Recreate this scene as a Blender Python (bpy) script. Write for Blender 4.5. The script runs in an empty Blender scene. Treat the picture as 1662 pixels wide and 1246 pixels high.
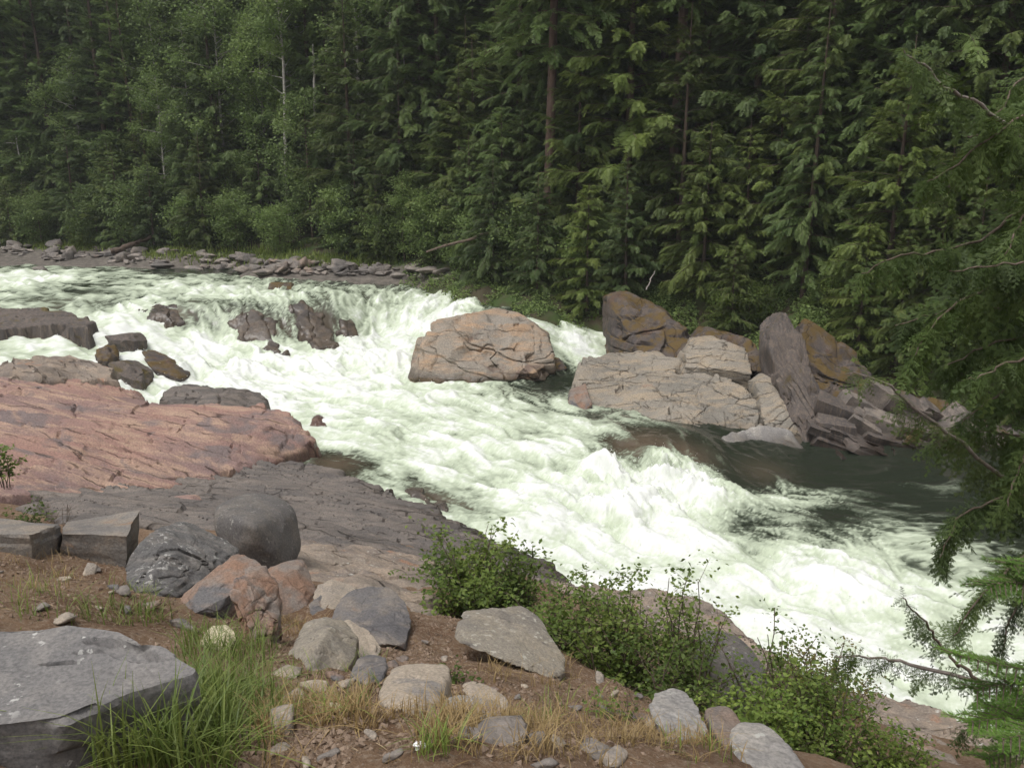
import bpy, bmesh, math, random
import numpy as np
from mathutils import Vector, Matrix
R = math.radians
SC = bpy.context.scene
COL = SC.collection
# ------------------------------------------------------------------ camera, sky, sun, exposure
CAMZ, PITCH, FPX = 8.2, R(13.5), 1340.0
cam_d = bpy.data.cameras.new('camera'); cam = bpy.data.objects.new('camera', cam_d); COL.objects.link(cam)
cam.location = (0, 0, CAMZ); cam.rotation_euler = (R(90) - PITCH, 0, 0)
cam_d.sensor_width = 36; cam_d.lens = FPX / 1662 * 36; cam_d.clip_end = 1000; cam_d.clip_start = 0.05
SC.camera = cam
SUN_EL, SUN_AZ = R(68), R(-130)     # azimuth measured from +Y towards +X
world = bpy.data.worlds.new('World'); SC.world = world; world.use_nodes = True
wn = world.node_tree; bg = wn.nodes['Background']
sky = wn.nodes.new('ShaderNodeTexSky'); sky.sky_type = 'NISHITA'; sky.sun_disc = False
sky.sun_elevation = SUN_EL; sky.sun_rotation = SUN_AZ; sky.dust_density = 4.0; sky.air_density = 1.0; sky.ozone_density = 1.0
hs = wn.nodes.new('ShaderNodeHueSaturation'); hs.inputs['Saturation'].default_value = 0.10
wn.links.new(sky.outputs[0], hs.inputs['Color']); wn.links.new(hs.outputs[0], bg.inputs[0]); bg.inputs[1].default_value = 0.14
sun_d = bpy.data.lights.new('sun', 'SUN'); sun_d.energy = 1.5; sun_d.angle = R(25); sun_d.color = (1, .965, .91)
sun = bpy.data.objects.new('sun', sun_d); COL.objects.link(sun)
sun.rotation_euler = Vector((-math.sin(SUN_AZ) * math.cos(SUN_EL), -math.cos(SUN_AZ) * math.cos(SUN_EL), -math.sin(SUN_EL))).to_track_quat('-Z', 'Y').to_euler()
vs = SC.view_settings; vs.view_transform = 'Standard'; vs.look = 'None'; vs.gamma = 1; vs.use_curve_mapping = False
vs.exposure = 0.37
SC.cycles.max_bounces = 4; SC.cycles.diffuse_bounces = 3; SC.cycles.glossy_bounces = 2; SC.cycles.transmission_bounces = 2; SC.cycles.use_adaptive_sampling = True; SC.cycles.adaptive_threshold = .025
SC.cycles.transparent_max_bounces = 6; SC.cycles.use_denoising = True

# ------------------------------------------------------------------ pixel of the photograph -> place in the world
CP, SP = math.cos(PITCH), math.sin(PITCH)
def ray(px, py):
    u = (px - 831) / FPX; v = (623 - py) / FPX
    return np.array([u, CP + v * SP, -SP + v * CP])
def Wz(px, py, z):
    d = ray(px, py); return np.array([0, 0, CAMZ]) + d * ((z - CAMZ) / d[2])
def Wy(px, py, Y):
    d = ray(px, py); return np.array([0, 0, CAMZ]) + d * (Y / d[1])
def to_px(x, y, z):
    dz = z - CAMZ; f = y * CP - dz * SP; up = y * SP + dz * CP
    return 831 + FPX * x / f, 623 - FPX * up / f

# ------------------------------------------------------------------ noise and interpolation
def _h(ix, iy, iz, seed):
    h = (ix.astype(np.int64) * 374761393 + iy.astype(np.int64) * 668265263 + iz.astype(np.int64) * 2147483647 + seed * 974634777) & 0xFFFFFFFF
    h = ((h ^ (h >> 13)) * 1274126177) & 0xFFFFFFFF
    h = ((h ^ (h >> 15)) * 2246822519) & 0xFFFFFFFF
    return ((h ^ (h >> 16)) & 0xFFFFFF) / float(0xFFFFFF)
def hash1(a, b, seed=0):
    return _h(np.asarray(a), np.asarray(b), np.zeros_like(np.asarray(a)), seed)
def pn2(x, y, seed=0):
    x = np.asarray(x, float); y = np.asarray(y, float)
    ix = np.floor(x); iy = np.floor(y); fx = x - ix; fy = y - iy
    u = fx * fx * fx * (fx * (fx * 6 - 15) + 10); v = fy * fy * fy * (fy * (fy * 6 - 15) + 10)
    z = np.zeros_like(ix)
    def g(a, b):
        t = _h(ix + a, iy + b, z, seed) * 6.2831853
        return np.cos(t) * (fx - a) + np.sin(t) * (fy - b)
    n0 = g(0, 0) * (1 - u) + g(1, 0) * u; n1 = g(0, 1) * (1 - u) + g(1, 1) * u
    return (n0 * (1 - v) + n1 * v) * 1.5
def fbm2(x, y, seed=0, o=4, gain=.5):
    s = 0; a = 1
    for i in range(o):
        s = s + a * pn2(x * 2 ** i, y * 2 ** i, seed + i * 7); a *= gain
    return s
def pn3(x, y, z, seed=0):
    ix = np.floor(x); iy = np.floor(y); iz = np.floor(z); f = (x - ix, y - iy, z - iz)
    w = [t * t * t * (t * (t * 6 - 15) + 10) for t in f]; s = 0
    for a in (0, 1):
        for b in (0, 1):
            for c in (0, 1):
                h1 = _h(ix + a, iy + b, iz + c, seed); h2 = (h1 * 7919.13) % 1.0
                ph = h1 * 6.2831853; ct = h2 * 2 - 1; st = np.sqrt(1 - ct * ct)
                g = np.cos(ph) * st * (f[0] - a) + np.sin(ph) * st * (f[1] - b) + ct * (f[2] - c)
                s = s + g * (w[0] if a else 1 - w[0]) * (w[1] if b else 1 - w[1]) * (w[2] if c else 1 - w[2])
    return s * 1.6
def fbm3(P, freq, seed=0, o=4, gain=.5):
    s = 0; a = 1
    for i in range(o):
        f = freq * 2 ** i
        s = s + a * pn3(P[:, 0] * f + seed, P[:, 1] * f, P[:, 2] * f - seed, seed + i * 5); a *= gain
    return s
class RBF:                       # multiquadric interpolation over the plan
    def __init__(s, pts, vals, c=.4, lam=1e-3):
        s.p = np.array(pts, float)[:, :2]; s.c = c; n = len(s.p)
        D = np.sqrt(((s.p[:, None] - s.p[None]) ** 2).sum(-1) + c * c)
        A = np.zeros((n + 1, n + 1)); A[:n, :n] = D - np.eye(n) * lam; A[:n, n] = 1; A[n, :n] = 1
        s.w = np.linalg.solve(A, np.append(np.array(vals, float), 0))
    def __call__(s, x, y):
        sh = np.shape(x); x = np.ravel(np.asarray(x, float)); y = np.ravel(np.asarray(y, float)); out = np.full(len(x), s.w[-1])
        for i in range(len(s.p)):
            out += s.w[i] * np.sqrt((x - s.p[i, 0]) ** 2 + (y - s.p[i, 1]) ** 2 + s.c ** 2)
        return out.reshape(sh)
def idw(pts, vals, x, y, p=3.0, eps=.2):
    sh = np.shape(x); x = np.ravel(x); y = np.ravel(y); vals = np.array(vals, float)
    num = 0; den = 0
    for i in range(len(pts)):
        w = 1 / ((x - pts[i][0]) ** 2 + (y - pts[i][1]) ** 2 + eps ** 2) ** (p / 2)
        num = num + w[:, None] * vals[i][None]; den = den + w
    return (num / den[:, None]).reshape(sh + (vals.shape[1],))
def sdf_poly(poly, x, y):        # positive inside
    sh = np.shape(x); x = np.ravel(x); y = np.ravel(y); d = np.full(len(x), 1e9); ins = np.zeros(len(x), bool); n = len(poly)
    for i in range(n):
        ax, ay = poly[i][:2]; bx, by = poly[(i + 1) % n][:2]
        ex, ey = bx - ax, by - ay; t = np.clip(((x - ax) * ex + (y - ay) * ey) / (ex * ex + ey * ey + 1e-12), 0, 1)
        d = np.minimum(d, np.hypot(x - ax - t * ex, y - ay - t * ey))
        c = ((ay > y) != (by > y)) & (x < (bx - ax) * (y - ay) / (by - ay + 1e-12) + ax); ins ^= c
    return np.where(ins, d, -d).reshape(sh)
def sstep(a, b, x):
    t = np.clip((x - a) / (b - a), 0, 1); return t * t * (3 - 2 * t)

# ------------------------------------------------------------------ mesh helpers
def mesh_np(name, V, F, smooth=True, attrs=None):
    V = np.ascontiguousarray(V, np.float32); me = bpy.data.meshes.new(name)
    Fs = F if isinstance(F, list) else [F]
    Fs = [np.asarray(f, np.int32) for f in Fs if len(f)]
    nl = sum(f.size for f in Fs); npoly = sum(len(f) for f in Fs)
    me.vertices.add(len(V)); me.vertices.foreach_set('co', V.ravel())
    me.loops.add(nl); me.loops.foreach_set('vertex_index', np.concatenate([f.ravel() for f in Fs]))
    me.polygons.add(npoly)
    st = []; o = 0
    for f in Fs:
        st.append(np.arange(len(f)) * f.shape[1] + o); o += f.size
    me.polygons.foreach_set('loop_start', np.concatenate(st).astype(np.int32))
    me.polygons.foreach_set('use_smooth', np.full(npoly, smooth, bool))
    me.update(calc_edges=True); me.validate()
    for k, a in (attrs or {}).items():
        at = me.attributes.new(k, 'FLOAT', 'POINT'); at.data.foreach_set('value', np.ascontiguousarray(a, np.float32).ravel())
    return me
def link(name, me, mat=None, parent=None, loc=None):
    o = bpy.data.objects.new(name, me); COL.objects.link(o)
    if me is not None and mat is not None and not me.materials: me.materials.append(mat)
    if parent is not None: o.parent = parent
    if loc is not None: o.location = loc
    return o
def tag(o, label=None, cat=None, group=None, kind=None):
    if label: o['label'] = label
    if cat: o['category'] = cat
    if group: o['group'] = group
    if kind: o['kind'] = kind
    return o
class MB:                        # collects vertices and faces of one mesh
    def __init__(s): s.V = []; s.F = {}; s.n = 0; s.A = []
    def add(s, V, F, a=0.0):
        V = np.asarray(V, float); F = np.asarray(F, int)
        s.V.append(V); s.F.setdefault(F.shape[1], []).append(F + s.n); s.n += len(V)
        s.A.append(np.broadcast_to(np.asarray(a, float), (len(V),)))
    def tube(s, pts, rad, n=6, a=0.0):
        pts = np.asarray(pts, float); rad = np.broadcast_to(np.asarray(rad, float), (len(pts),))
        T = np.gradient(pts, axis=0); T /= np.linalg.norm(T, axis=1)[:, None] + 1e-9
        ref = np.array([0, 0, 1.0]) if abs(T[:, 2]).mean() < .8 else np.array([1.0, 0, 0])
        A = np.cross(T, ref); A /= np.linalg.norm(A, axis=1)[:, None] + 1e-9; B = np.cross(T, A)
        th = np.arange(n) / n * 2 * np.pi
        V = pts[:, None] + rad[:, None, None] * (np.cos(th)[None, :, None] * A[:, None] + np.sin(th)[None, :, None] * B[:, None])
        m = len(pts); i = np.arange(m - 1)[:, None] * n; j = np.arange(n)[None]; k = (j + 1) % n
        F = np.stack([i + j, i + k, i + n + k, i + n + j], -1).reshape(-1, 4)
        s.add(V.reshape(-1, 3), F, a)
    def inst(s, tv, tf, M, off, a=0.0):      # template copied by many matrices: M (m,3,3), off (m,3)
        m = len(M); k = len(tv)
        V = np.einsum('mij,kj->mki', M, tv) + off[:, None]
        F = (np.arange(m)[:, None, None] * k + tf[None]).reshape(-1, tf.shape[1])
        a = np.repeat(np.broadcast_to(np.asarray(a, float), (m,)), k)
        s.add(V.reshape(-1, 3), F, a)
    def mesh(s, name, smooth=True, off=None):
        V = np.concatenate(s.V)
        if off is not None: V = V - np.asarray(off)
        return mesh_np(name, V, [np.concatenate(f) for f in s.F.values()], smooth, {'rnd': np.concatenate(s.A)})
def frames(D, up=np.array([0, 0, 1.0]), roll=None):     # columns x=D, y=lateral, z=normal
    D = D / (np.linalg.norm(D, axis=1)[:, None] + 1e-9)
    Yv = np.cross(up[None] if up.ndim == 1 else up, D); ny = np.linalg.norm(Yv, axis=1)[:, None]; Yv = np.where(ny > 1e-3, Yv / (ny + 1e-9), np.array([[0, 1.0, 0]]))
    Zv = np.cross(D, Yv)
    if roll is not None:
        c, s_ = np.cos(roll)[:, None], np.sin(roll)[:, None]; Yv, Zv = Yv * c + Zv * s_, -Yv * s_ + Zv * c
    return np.stack([D, Yv, Zv], -1)

# ------------------------------------------------------------------ materials
class NT:
    def __init__(s, name):
        s.m = bpy.data.materials.new(name); s.m.use_nodes = True; s.t = s.m.node_tree; s.n = s.t.nodes
        s.b = s.n['Principled BSDF']; s.out = s.n['Material Output']
        s.pos = s.n.new('ShaderNodeNewGeometry').outputs['Position']
    def L(s, a, b): s.t.links.new(a, b)
    def val(s, x, sock):
        if isinstance(x, (int, float)): sock.default_value = x
        elif isinstance(x, (tuple, list)): sock.default_value = (*x, 1) if len(x) == 3 and sock.type == 'RGBA' else x
        else: s.L(x, sock)
    def noise(s, scale, detail=4, rough=.55, co=None, dist=0.0):
        n = s.n.new('ShaderNodeTexNoise'); n.inputs['Scale'].default_value = scale; n.inputs['Detail'].default_value = detail
        n.inputs['Roughness'].default_value = rough; n.inputs['Distortion'].default_value = dist
        s.L(co or s.pos, n.inputs['Vector']); return n.outputs['Fac']
    def vor(s, scale, feat='F1', co=None):
        n = s.n.new('ShaderNodeTexVoronoi'); n.feature = feat; n.inputs['Scale'].default_value = scale; s.L(co or s.pos, n.inputs['Vector']); return n
    def mapping(s, rot, scale, co=None):
        n = s.n.new('ShaderNodeMapping'); n.inputs['Rotation'].default_value = rot; n.inputs['Scale'].default_value = scale
        s.L(co or s.pos, n.inputs['Vector']); return n.outputs[0]
    def rng(s, x, a, b, c=0.0, d=1.0, smooth=True):
        n = s.n.new('ShaderNodeMapRange'); n.interpolation_type = 'SMOOTHSTEP' if smooth else 'LINEAR'
        s.L(x, n.inputs[0]); 
        for i, v in enumerate((a, b, c, d)): n.inputs[i + 1].default_value = v
        return n.outputs[0]
    def math(s, op, a, b=0.0):
        n = s.n.new('ShaderNodeMath'); n.operation = op; s.val(a, n.inputs[0]); s.val(b, n.inputs[1]); return n.outputs[0]
    def mix(s, f, a, b, mode='MIX'):
        n = s.n.new('ShaderNodeMix'); n.data_type = 'RGBA'; n.blend_type = mode
        s.val(f, n.inputs[0]); s.val(a, n.inputs[6]); s.val(b, n.inputs[7]); return n.outputs[2]
    def attr(s, name):
        n = s.n.new('ShaderNodeAttribute'); n.attribute_name = name; return n.outputs['Fac']
    def bump(s, h, strength=.4, dist=.02, prev=None):
        n = s.n.new('ShaderNodeBump'); n.inputs['Strength'].default_value = strength; n.inputs['Distance'].default_value = dist
        s.L(h, n.inputs['Height']); 
        if prev is not None: s.L(prev, n.inputs['Normal'])
        s.L(n.outputs[0], s.b.inputs['Normal']); return n.outputs[0]
    def set(s, col=None, rough=None, spec=None):
        if col is not None: s.val(col, s.b.inputs['Base Color'])
        if rough is not None: s.val(rough, s.b.inputs['Roughness'])
        if spec is not None: s.val(spec, s.b.inputs['Specular IOR Level'])
        return s.m
def rock_mat(name, c1, c2, c3, scale=1.0, lichen=None, lich_amt=.62, stain=None, stain_amt=.6, rough=.85, wet=None, bed=None, bump=.5, moss=None, crack=None):
    t = NT(name); k = scale
    big = t.rng(t.noise(.7 * k, 3, .5), .38, .62)
    co = t.mapping(bed[0], bed[1]) if bed else t.pos
    mid = t.rng(t.noise(2.6 * k, 6, .62, co=co, dist=.4), .42, .66)
    col = t.mix(big, c1, c2); col = t.mix(mid, col, c3)
    if stain: col = t.mix(t.rng(t.noise(1.1 * k, 5, .6, dist=.8), stain_amt, stain_amt + .12), col, stain)
    sp = t.noise(38 * k, 5, .7); col = t.mix(1.0, col, t.mix(t.rng(sp, .3, .7), (.66, .66, .66), (1.22, 1.2, 1.18)), 'MULTIPLY')
    cb = None
    if crack:                    # dirt-filled joints: (rotation, scale, strength)
        wv = t.n.new('ShaderNodeVectorMath'); wv.operation = 'ADD'; nn_ = t.n.new('ShaderNodeTexNoise'); nn_.inputs['Scale'].default_value = 1.7; nn_.inputs['Detail'].default_value = 5; t.L(t.pos, nn_.inputs['Vector'])
        vm = t.n.new('ShaderNodeVectorMath'); vm.operation = 'SCALE'; vm.inputs['Scale'].default_value = .32; t.L(nn_.outputs['Color'], vm.inputs[0]); t.L(t.pos, wv.inputs[0]); t.L(vm.outputs[0], wv.inputs[1])
        vo = t.vor(1.0, 'DISTANCE_TO_EDGE', t.mapping(crack[0], crack[1], wv.outputs[0])); gate = t.rng(t.noise(1.3, 3), .38, .62)
        cb = t.math('MULTIPLY', t.rng(vo.outputs['Distance'], .0, .028, 1.0, 0.0), gate)
        col = t.mix(t.math('MULTIPLY', cb, crack[2]), col, t.mix(1.0, col, (.30, .27, .25), 'MULTIPLY'))
    if lichen: col = t.mix(t.math('MULTIPLY', t.rng(t.noise(13 * k, 4, .6), lich_amt, lich_amt + .05), t.rng(t.noise(2 * k, 2), .4, .6)), col, lichen)
    if moss:
        nz = t.n.new('ShaderNodeSeparateXYZ'); g = t.n.new('ShaderNodeNewGeometry'); t.L(g.outputs['Normal'], nz.inputs[0])
        col = t.mix(t.math('MULTIPLY', t.rng(nz.outputs[2], .1, .6), t.rng(t.noise(1.8, 5, .65), .42, .58)), col, moss)
    r = rough
    if wet is not None:
        z = t.n.new('ShaderNodeSeparateXYZ'); t.L(t.pos, z.inputs[0])
        w = t.rng(t.math('ADD', z.outputs[2], t.math('MULTIPLY', t.noise(2.5, 3), -.5)), wet - .25, wet + .1, 1.0, 0.0)
        col = t.mix(w, col, t.mix(1.0, col, (.42, .4, .38), 'MULTIPLY')); r = t.rng(w, 0, 1, rough, .28)
    t.set(col, r, .35)
    b = t.bump(t.noise(9 * k, 8, .65, co=co), bump, .05 / k); b = t.bump(t.noise(55 * k, 6, .7), bump * .7, .008 / k, b)
    if cb is not None: t.bump(t.math('MULTIPLY', cb, -1.0), .8 * crack[2], .05, b)
    return t.m
def leaf_mat(name, c1, c2, trans=.25, rough=.55, obj_var=.35):
    t = NT(name); rn = t.attr('rnd')
    oi = t.n.new('ShaderNodeObjectInfo').outputs['Random']
    col = t.mix(rn, c1, c2)
    col = t.mix(1.0, col, t.mix(oi, (1 - obj_var,) * 3, (1 + obj_var, 1 + obj_var * .9, 1 + obj_var * .5)), 'MULTIPLY')
    col = t.mix(1.0, col, t.mix(t.noise(.8, 3), (.75, .8, .8), (1.25, 1.2, 1.1)), 'MULTIPLY')
    t.set(col, rough, .3)
    tr = t.n.new('ShaderNodeBsdfTranslucent'); t.L(col, tr.inputs[0]); mx = t.n.new('ShaderNodeMixShader'); mx.inputs[0].default_value = trans
    t.L(t.b.outputs[0], mx.inputs[1]); t.L(tr.outputs[0], mx.inputs[2]); t.L(mx.outputs[0], t.out.inputs[0])
    return t.m
def bark_mat(name, c1, c2, sc=6.0, stretch=.15):
    t = NT(name); co = t.mapping((0, 0, 0), (1, 1, stretch))
    n = t.noise(sc, 6, .65, co=co); t.set(t.mix(t.rng(n, .35, .65), c1, c2), .85, .2); t.bump(n, .8, .03); return t.m
M = {}
M['red'] = rock_mat('red_argillite', (.285, .17, .14), (.22, .145, .132), (.37, .255, .19), .7, stain=(.175, .135, .13), stain_amt=.53, rough=.75, bed=((0, 0, R(-14)), (.3, 1.6, 1.5)), wet=1.1, bump=.28, crack=((0, 0, R(-14)), (.22, 1.5, .5), .9))
M['dark'] = rock_mat('dark_argillite', (.125, .108, .098), (.095, .084, .079), (.165, .14, .122), .9, rough=.72, bed=((0, 0, R(12)), (.3, 2.0, 2.5)), wet=.75, bump=.4, crack=((0, 0, R(14)), (.55, 2.3, 1.0), .9))
M['wet'] = rock_mat('wet_falls_rock', (.085, .068, .055), (.065, .055, .05), (.12, .092, .07), .8, rough=.22, bump=.4)
M['tan'] = rock_mat('tan_bedrock', (.235, .195, .16), (.18, .15, .13), (.29, .23, .18), .9, stain=(.30, .17, .11), stain_amt=.6, lichen=(.42, .40, .36), crack=((0, 0, R(25)), (1.0, 1.6, 1.0), .9))
M['slab'] = rock_mat('pale_riverside_rock', (.255, .23, .195), (.19, .175, .152), (.305, .25, .185), .7, stain=(.29, .18, .12), stain_amt=.66, wet=.35, bed=((0, R(20), R(30)), (.4, 1.5, 2.0)), crack=((R(15), R(25), R(20)), (.5, 1.1, 2.2), 1.0))
M['smooth'] = rock_mat('grey_smooth_rock', (.25, .24, .23), (.20, .19, .185), (.30, .28, .255), .9, lichen=(.38, .37, .34), lich_amt=.6, stain=(.26, .19, .14), stain_amt=.6, wet=.25, bump=.35)
M['boulder'] = rock_mat('river_boulder_rock', (.275, .235, .19), (.235, .21, .18), (.35, .24, .155), .5, stain=(.175, .125, .10), stain_amt=.56, wet=1.2, bed=((R(10), R(-14), 0), (.5, .7, 2.0)), crack=((R(10), R(-16), R(10)), (.4, .8, 1.3), .9))
M['cliff'] = rock_mat('mossy_cliff_rock', (.085, .07, .063), (.065, .056, .055), (.12, .095, .08), .8, stain=(.10, .062, .042), stain_amt=.58, moss=(.10, .065, .022), wet=.4, bed=((0, R(25), 0), (2.0, 2.0, .6)), crack=((0, R(15), 0), (1.4, 1.4, 2.0), .8))
M['butt'] = rock_mat('buttress_rock', (.105, .088, .08), (.08, .07, .067), (.15, .12, .10), .9, stain=(.10, .075, .026), stain_amt=.56, wet=.2, bed=((0, R(-20), R(20)), (4.0, 4.0, .5)))
M['pile'] = rock_mat('angular_block_rock', (.165, .145, .13), (.11, .098, .092), (.235, .20, .17), 1.0, stain=(.17, .11, .08), stain_amt=.62, crack=((0, R(20), 0), (1.0, 1.0, 5.0), .8))
M['grey'] = rock_mat('dark_grey_boulder', (.115, .107, .104), (.09, .085, .084), (.15, .135, .122), 1.2, lichen=(.22, .21, .19), lich_amt=.6, bump=.35)
M['blk'] = rock_mat('rust_faced_block', (.19, .175, .16), (.135, .125, .12), (.24, .205, .17), 1.4, stain=(.26, .145, .075), stain_amt=.6)
M['rust'] = rock_mat('rusty_broken_rock', (.23, .14, .098), (.19, .15, .125), (.205, .175, .155), 1.6, stain=(.12, .115, .118), stain_amt=.52, crack=((0, R(30), 0), (2, 2, 5), .4))
M['flat'] = rock_mat('grey_flat_rock', (.165, .157, .155), (.135, .13, .13), (.195, .183, .175), 1.6, lichen=(.40, .39, .37), lich_amt=.63, bump=.3)
M['split'] = rock_mat('bluegrey_split_rock', (.14, .132, .132), (.105, .10, .105), (.205, .178, .155), 1.4, stain=(.24, .15, .095), stain_amt=.6, crack=((0, R(20), R(40)), (1.5, 3.0, 3.0), .35))
M['vein'] = rock_mat('dark_veined_rock', (.10, .096, .095), (.075, .073, .075), (.16, .148, .138), 1.5, lichen=(.34, .33, .31), lich_amt=.56, stain=(.17, .14, .115), stain_amt=.6, bed=((0, R(35), R(20)), (.5, 2.5, 2.5)), crack=((0, R(30), R(20)), (1.2, 4.0, 4.0), .35))
M['lichen'] = rock_mat('lichened_slab', (.23, .205, .17), (.18, .162, .142), (.27, .235, .185), 1.5, lichen=(.36, .34, .29), lich_amt=.58, stain=(.12, .108, .10), stain_amt=.58)
M['pale'] = rock_mat('pale_soil_rock', (.31, .262, .21), (.255, .222, .19), (.35, .295, .235), 1.8, stain=(.19, .175, .165), stain_amt=.54)
M['cream'] = rock_mat('cream_stone', (.52, .45, .30), (.45, .39, .27), (.56, .50, .36), 2.0)
M['shore'] = rock_mat('shore_stone', (.17, .152, .14), (.11, .10, .096), (.26, .225, .195), .35, stain=(.24, .185, .15), stain_amt=.6)
M['conifer'] = leaf_mat('conifer_needles', (.072, .12, .044), (.15, .205, .072), .4)
M['cedar'] = leaf_mat('cedar_needles', (.075, .115, .03), (.15, .19, .054), .35)
M['broad'] = leaf_mat('broad_leaves', (.11, .17, .06), (.20, .27, .10), .42)
M['shrub'] = leaf_mat('shrub_leaves', (.08, .135, .03), (.19, .245, .06), .35)
M['nearcedar'] = leaf_mat('near_cedar_scales', (.05, .086, .026), (.105, .15, .044), .35)
M['fir'] = leaf_mat('young_fir_needles', (.085, .17, .035), (.15, .26, .06), .35)
M['olive'] = leaf_mat('olive_conifer_leaves', (.115, .115, .03), (.19, .165, .05), .3)
M['grass'] = leaf_mat('green_grass', (.10, .15, .035), (.22, .27, .08), .35, .45)
M['dry'] = leaf_mat('dry_grass', (.29, .20, .10), (.44, .325, .17), .3)
M['bark'] = bark_mat('conifer_bark', (.075, .055, .045), (.13, .095, .075))
M['redbark'] = bark_mat('reddish_bark', (.085, .055, .045), (.15, .10, .08))
M['birch'] = bark_mat('birch_bark', (.52, .49, .45), (.30, .27, .25), 5, .8)
M['dead'] = bark_mat('weathered_wood', (.36, .33, .30), (.24, .21, .185), 9, .3)
M['twig'] = bark_mat('twig_bark', (.10, .075, .055), (.16, .125, .10), 20, .4)
M['greytwig'] = bark_mat('grey_branch_bark', (.27, .235, .21), (.16, .13, .11), 20, .4)

# ------------------------------------------------------------------ the river: level, flow, foam (all given on the plan)
WATER = [  # pixel x, pixel y, level
 (-400,425,3.25),(0,427,3.2),(300,447,3.2),(600,459,3.1),(740,462,3.05),(0,480,3.1),(200,480,3.05),(400,482,3.0),(600,478,2.95),(740,482,2.75),(330,496,2.95),(480,492,2.95),(400,500,2.85),(560,490,2.9),
 (90,500,2.85),(0,520,2.75),(820,492,2.75),(860,512,2.5),
 (30,560,2.2),(200,540,2.25),(120,575,1.9),(350,545,1.85),(430,550,1.75),(500,545,1.78),(600,530,1.8),(680,515,2.1),(740,505,2.4),
 (300,612,1.2),(420,600,1.1),(550,592,1.1),(640,575,1.25),(640,620,1.05),(250,642,1.15),(200,615,1.5),
 (560,680,.95),(700,640,1.02),(850,640,.95),(910,612,1.0),(965,588,1.15),(895,540,2.15),(932,560,1.6),
 (700,720,.8),(850,720,.75),(960,690,.78),(600,780,.75),(520,735,.9),(750,805,.55),(1000,712,.72),(1080,720,.65),
 (1060,765,.35),(950,800,.35),(850,850,.4),(750,860,.45),(1120,760,.25),(1000,880,.1),(1200,830,0),(1300,770,.03),(1400,850,0),(1150,900,.05),(1300,950,0),
 (1500,920,0),(1500,1050,-.1),(1650,1050,-.15),(1400,1050,-.05),(1200,980,0),(1640,1150,-.2),(1662,850,-.05),(900,930,.1),(1100,1000,-.05),(1400,1150,-.15),(1900,1200,-.25),(1900,900,-.1)]
WP = [Wz(*w) for w in WATER]
water_z = RBF(WP, [p[2] for p in WP], .8)
def on_water(px, py, up=0.0):    # where the line of sight first meets the water level
    d = ray(px, py); ts = np.linspace(8, 70, 700); k = CAMZ + d[2] * ts < water_z(d[0] * ts, d[1] * ts) + up; i = max(1, int(np.argmax(k)))
    return np.array([0, 0, CAMZ]) + d * (ts[i] if k.any() else (1.5 - CAMZ) / d[2])
FOAM = [(0,424,.05),(150,430,.12),(60,450,.8),(160,462,.3),(300,456,.6),(240,472,.55),(200,490,.4),(430,446,.12),(520,451,.08),(300,441,.1),(600,456,.05),(700,460,0),(745,465,.1),(640,478,.55),(720,487,.9),(550,472,.3),(480,480,.65),(350,478,.75),
 (100,485,.35),(0,492,.4),(30,470,.5),(200,502,.8),(50,560,.75),(0,545,.55),(120,550,.75),(170,545,.9),(250,525,.9),(285,508,.2),(330,540,.75),(400,522,.3),(440,545,.18),(480,530,.3),(510,535,.1),(545,520,.2),(470,560,.75),(380,555,.85),(570,545,.85),(590,520,.7),
 (620,530,.95),(680,510,.9),(745,500,.95),(790,490,.2),(840,505,.05),(420,592,1),(560,590,1),(300,592,1),(640,580,1),(230,600,.9),(180,620,.8),(250,640,.95),
 (520,640,.95),(600,640,.92),(700,640,.85),(780,638,.62),(850,628,.2),(920,615,.06),(890,650,.35),(960,660,.55),(580,692,.62),(545,700,.9),(515,725,.6),(530,742,.12),(565,765,.15),(620,770,.45),(650,740,.75),(800,720,.8),(720,690,.75),(860,690,.62),(930,700,.72),
 (975,705,.5),(1020,722,.15),(1060,735,.12),(1045,700,.1),(1090,745,.35),(640,800,.5),(700,805,.3),(740,830,.35),(680,835,.8),(780,855,.6),(820,800,.82),(720,770,.8),(880,770,.7),(950,790,1),(1050,785,1),(1120,780,1),(1155,815,.85),(1000,850,.95),
 (900,880,.95),(820,870,.9),(1100,900,.95),(1185,800,.2),(1210,775,0),(1250,800,.5),(1285,812,.62),(1318,818,.45),(1345,832,.05),(1220,850,.2),(1300,780,.05),(1400,795,.07),(1500,800,.08),(1420,840,.16),(1250,870,.42),(1320,862,.24),(1400,872,.45),(1500,866,.3),(1600,850,.05),(1350,905,.8),(1200,900,.92),
 (1500,950,.85),(1600,960,.5),(1640,1050,.8),(1400,1000,.88),(1560,1030,.65),(1300,1000,.95),(1200,960,.95),(1450,1100,.9),(940,568,1),(900,545,.9),(1640,1150,.85),(1000,950,.95),(-300,440,.5)]
FP = [on_water(x, y) for x, y, f in FOAM]
foam_f = RBF(FP, [f[2] for f in FOAM], .25, 3e-3)
FLOW = [(0,450,120,456),(250,460,330,478),(150,500,190,540),(40,520,50,580),(400,495,420,560),(500,500,530,570),(600,490,590,560),(720,485,600,560),(300,560,420,610),(450,600,600,640),(640,600,720,650),(560,680,760,720),
 (850,640,930,690),(800,700,950,740),(960,700,1050,770),(1060,720,1100,770),(620,770,760,830),(700,760,900,840),(900,850,1100,900),(1100,880,1300,960),(1300,930,1500,1040),(1500,960,1640,1050),(1400,830,1250,800),(1250,850,1400,880),
 (900,610,860,640),(890,540,960,575),(1100,950,1300,1050),(1400,1050,1640,1180),(500,735,600,775),(-300,440,-100,448),(600,455,560,480),(840,500,890,530),(200,600,260,640)]
FLP, FLV = [], []
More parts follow.
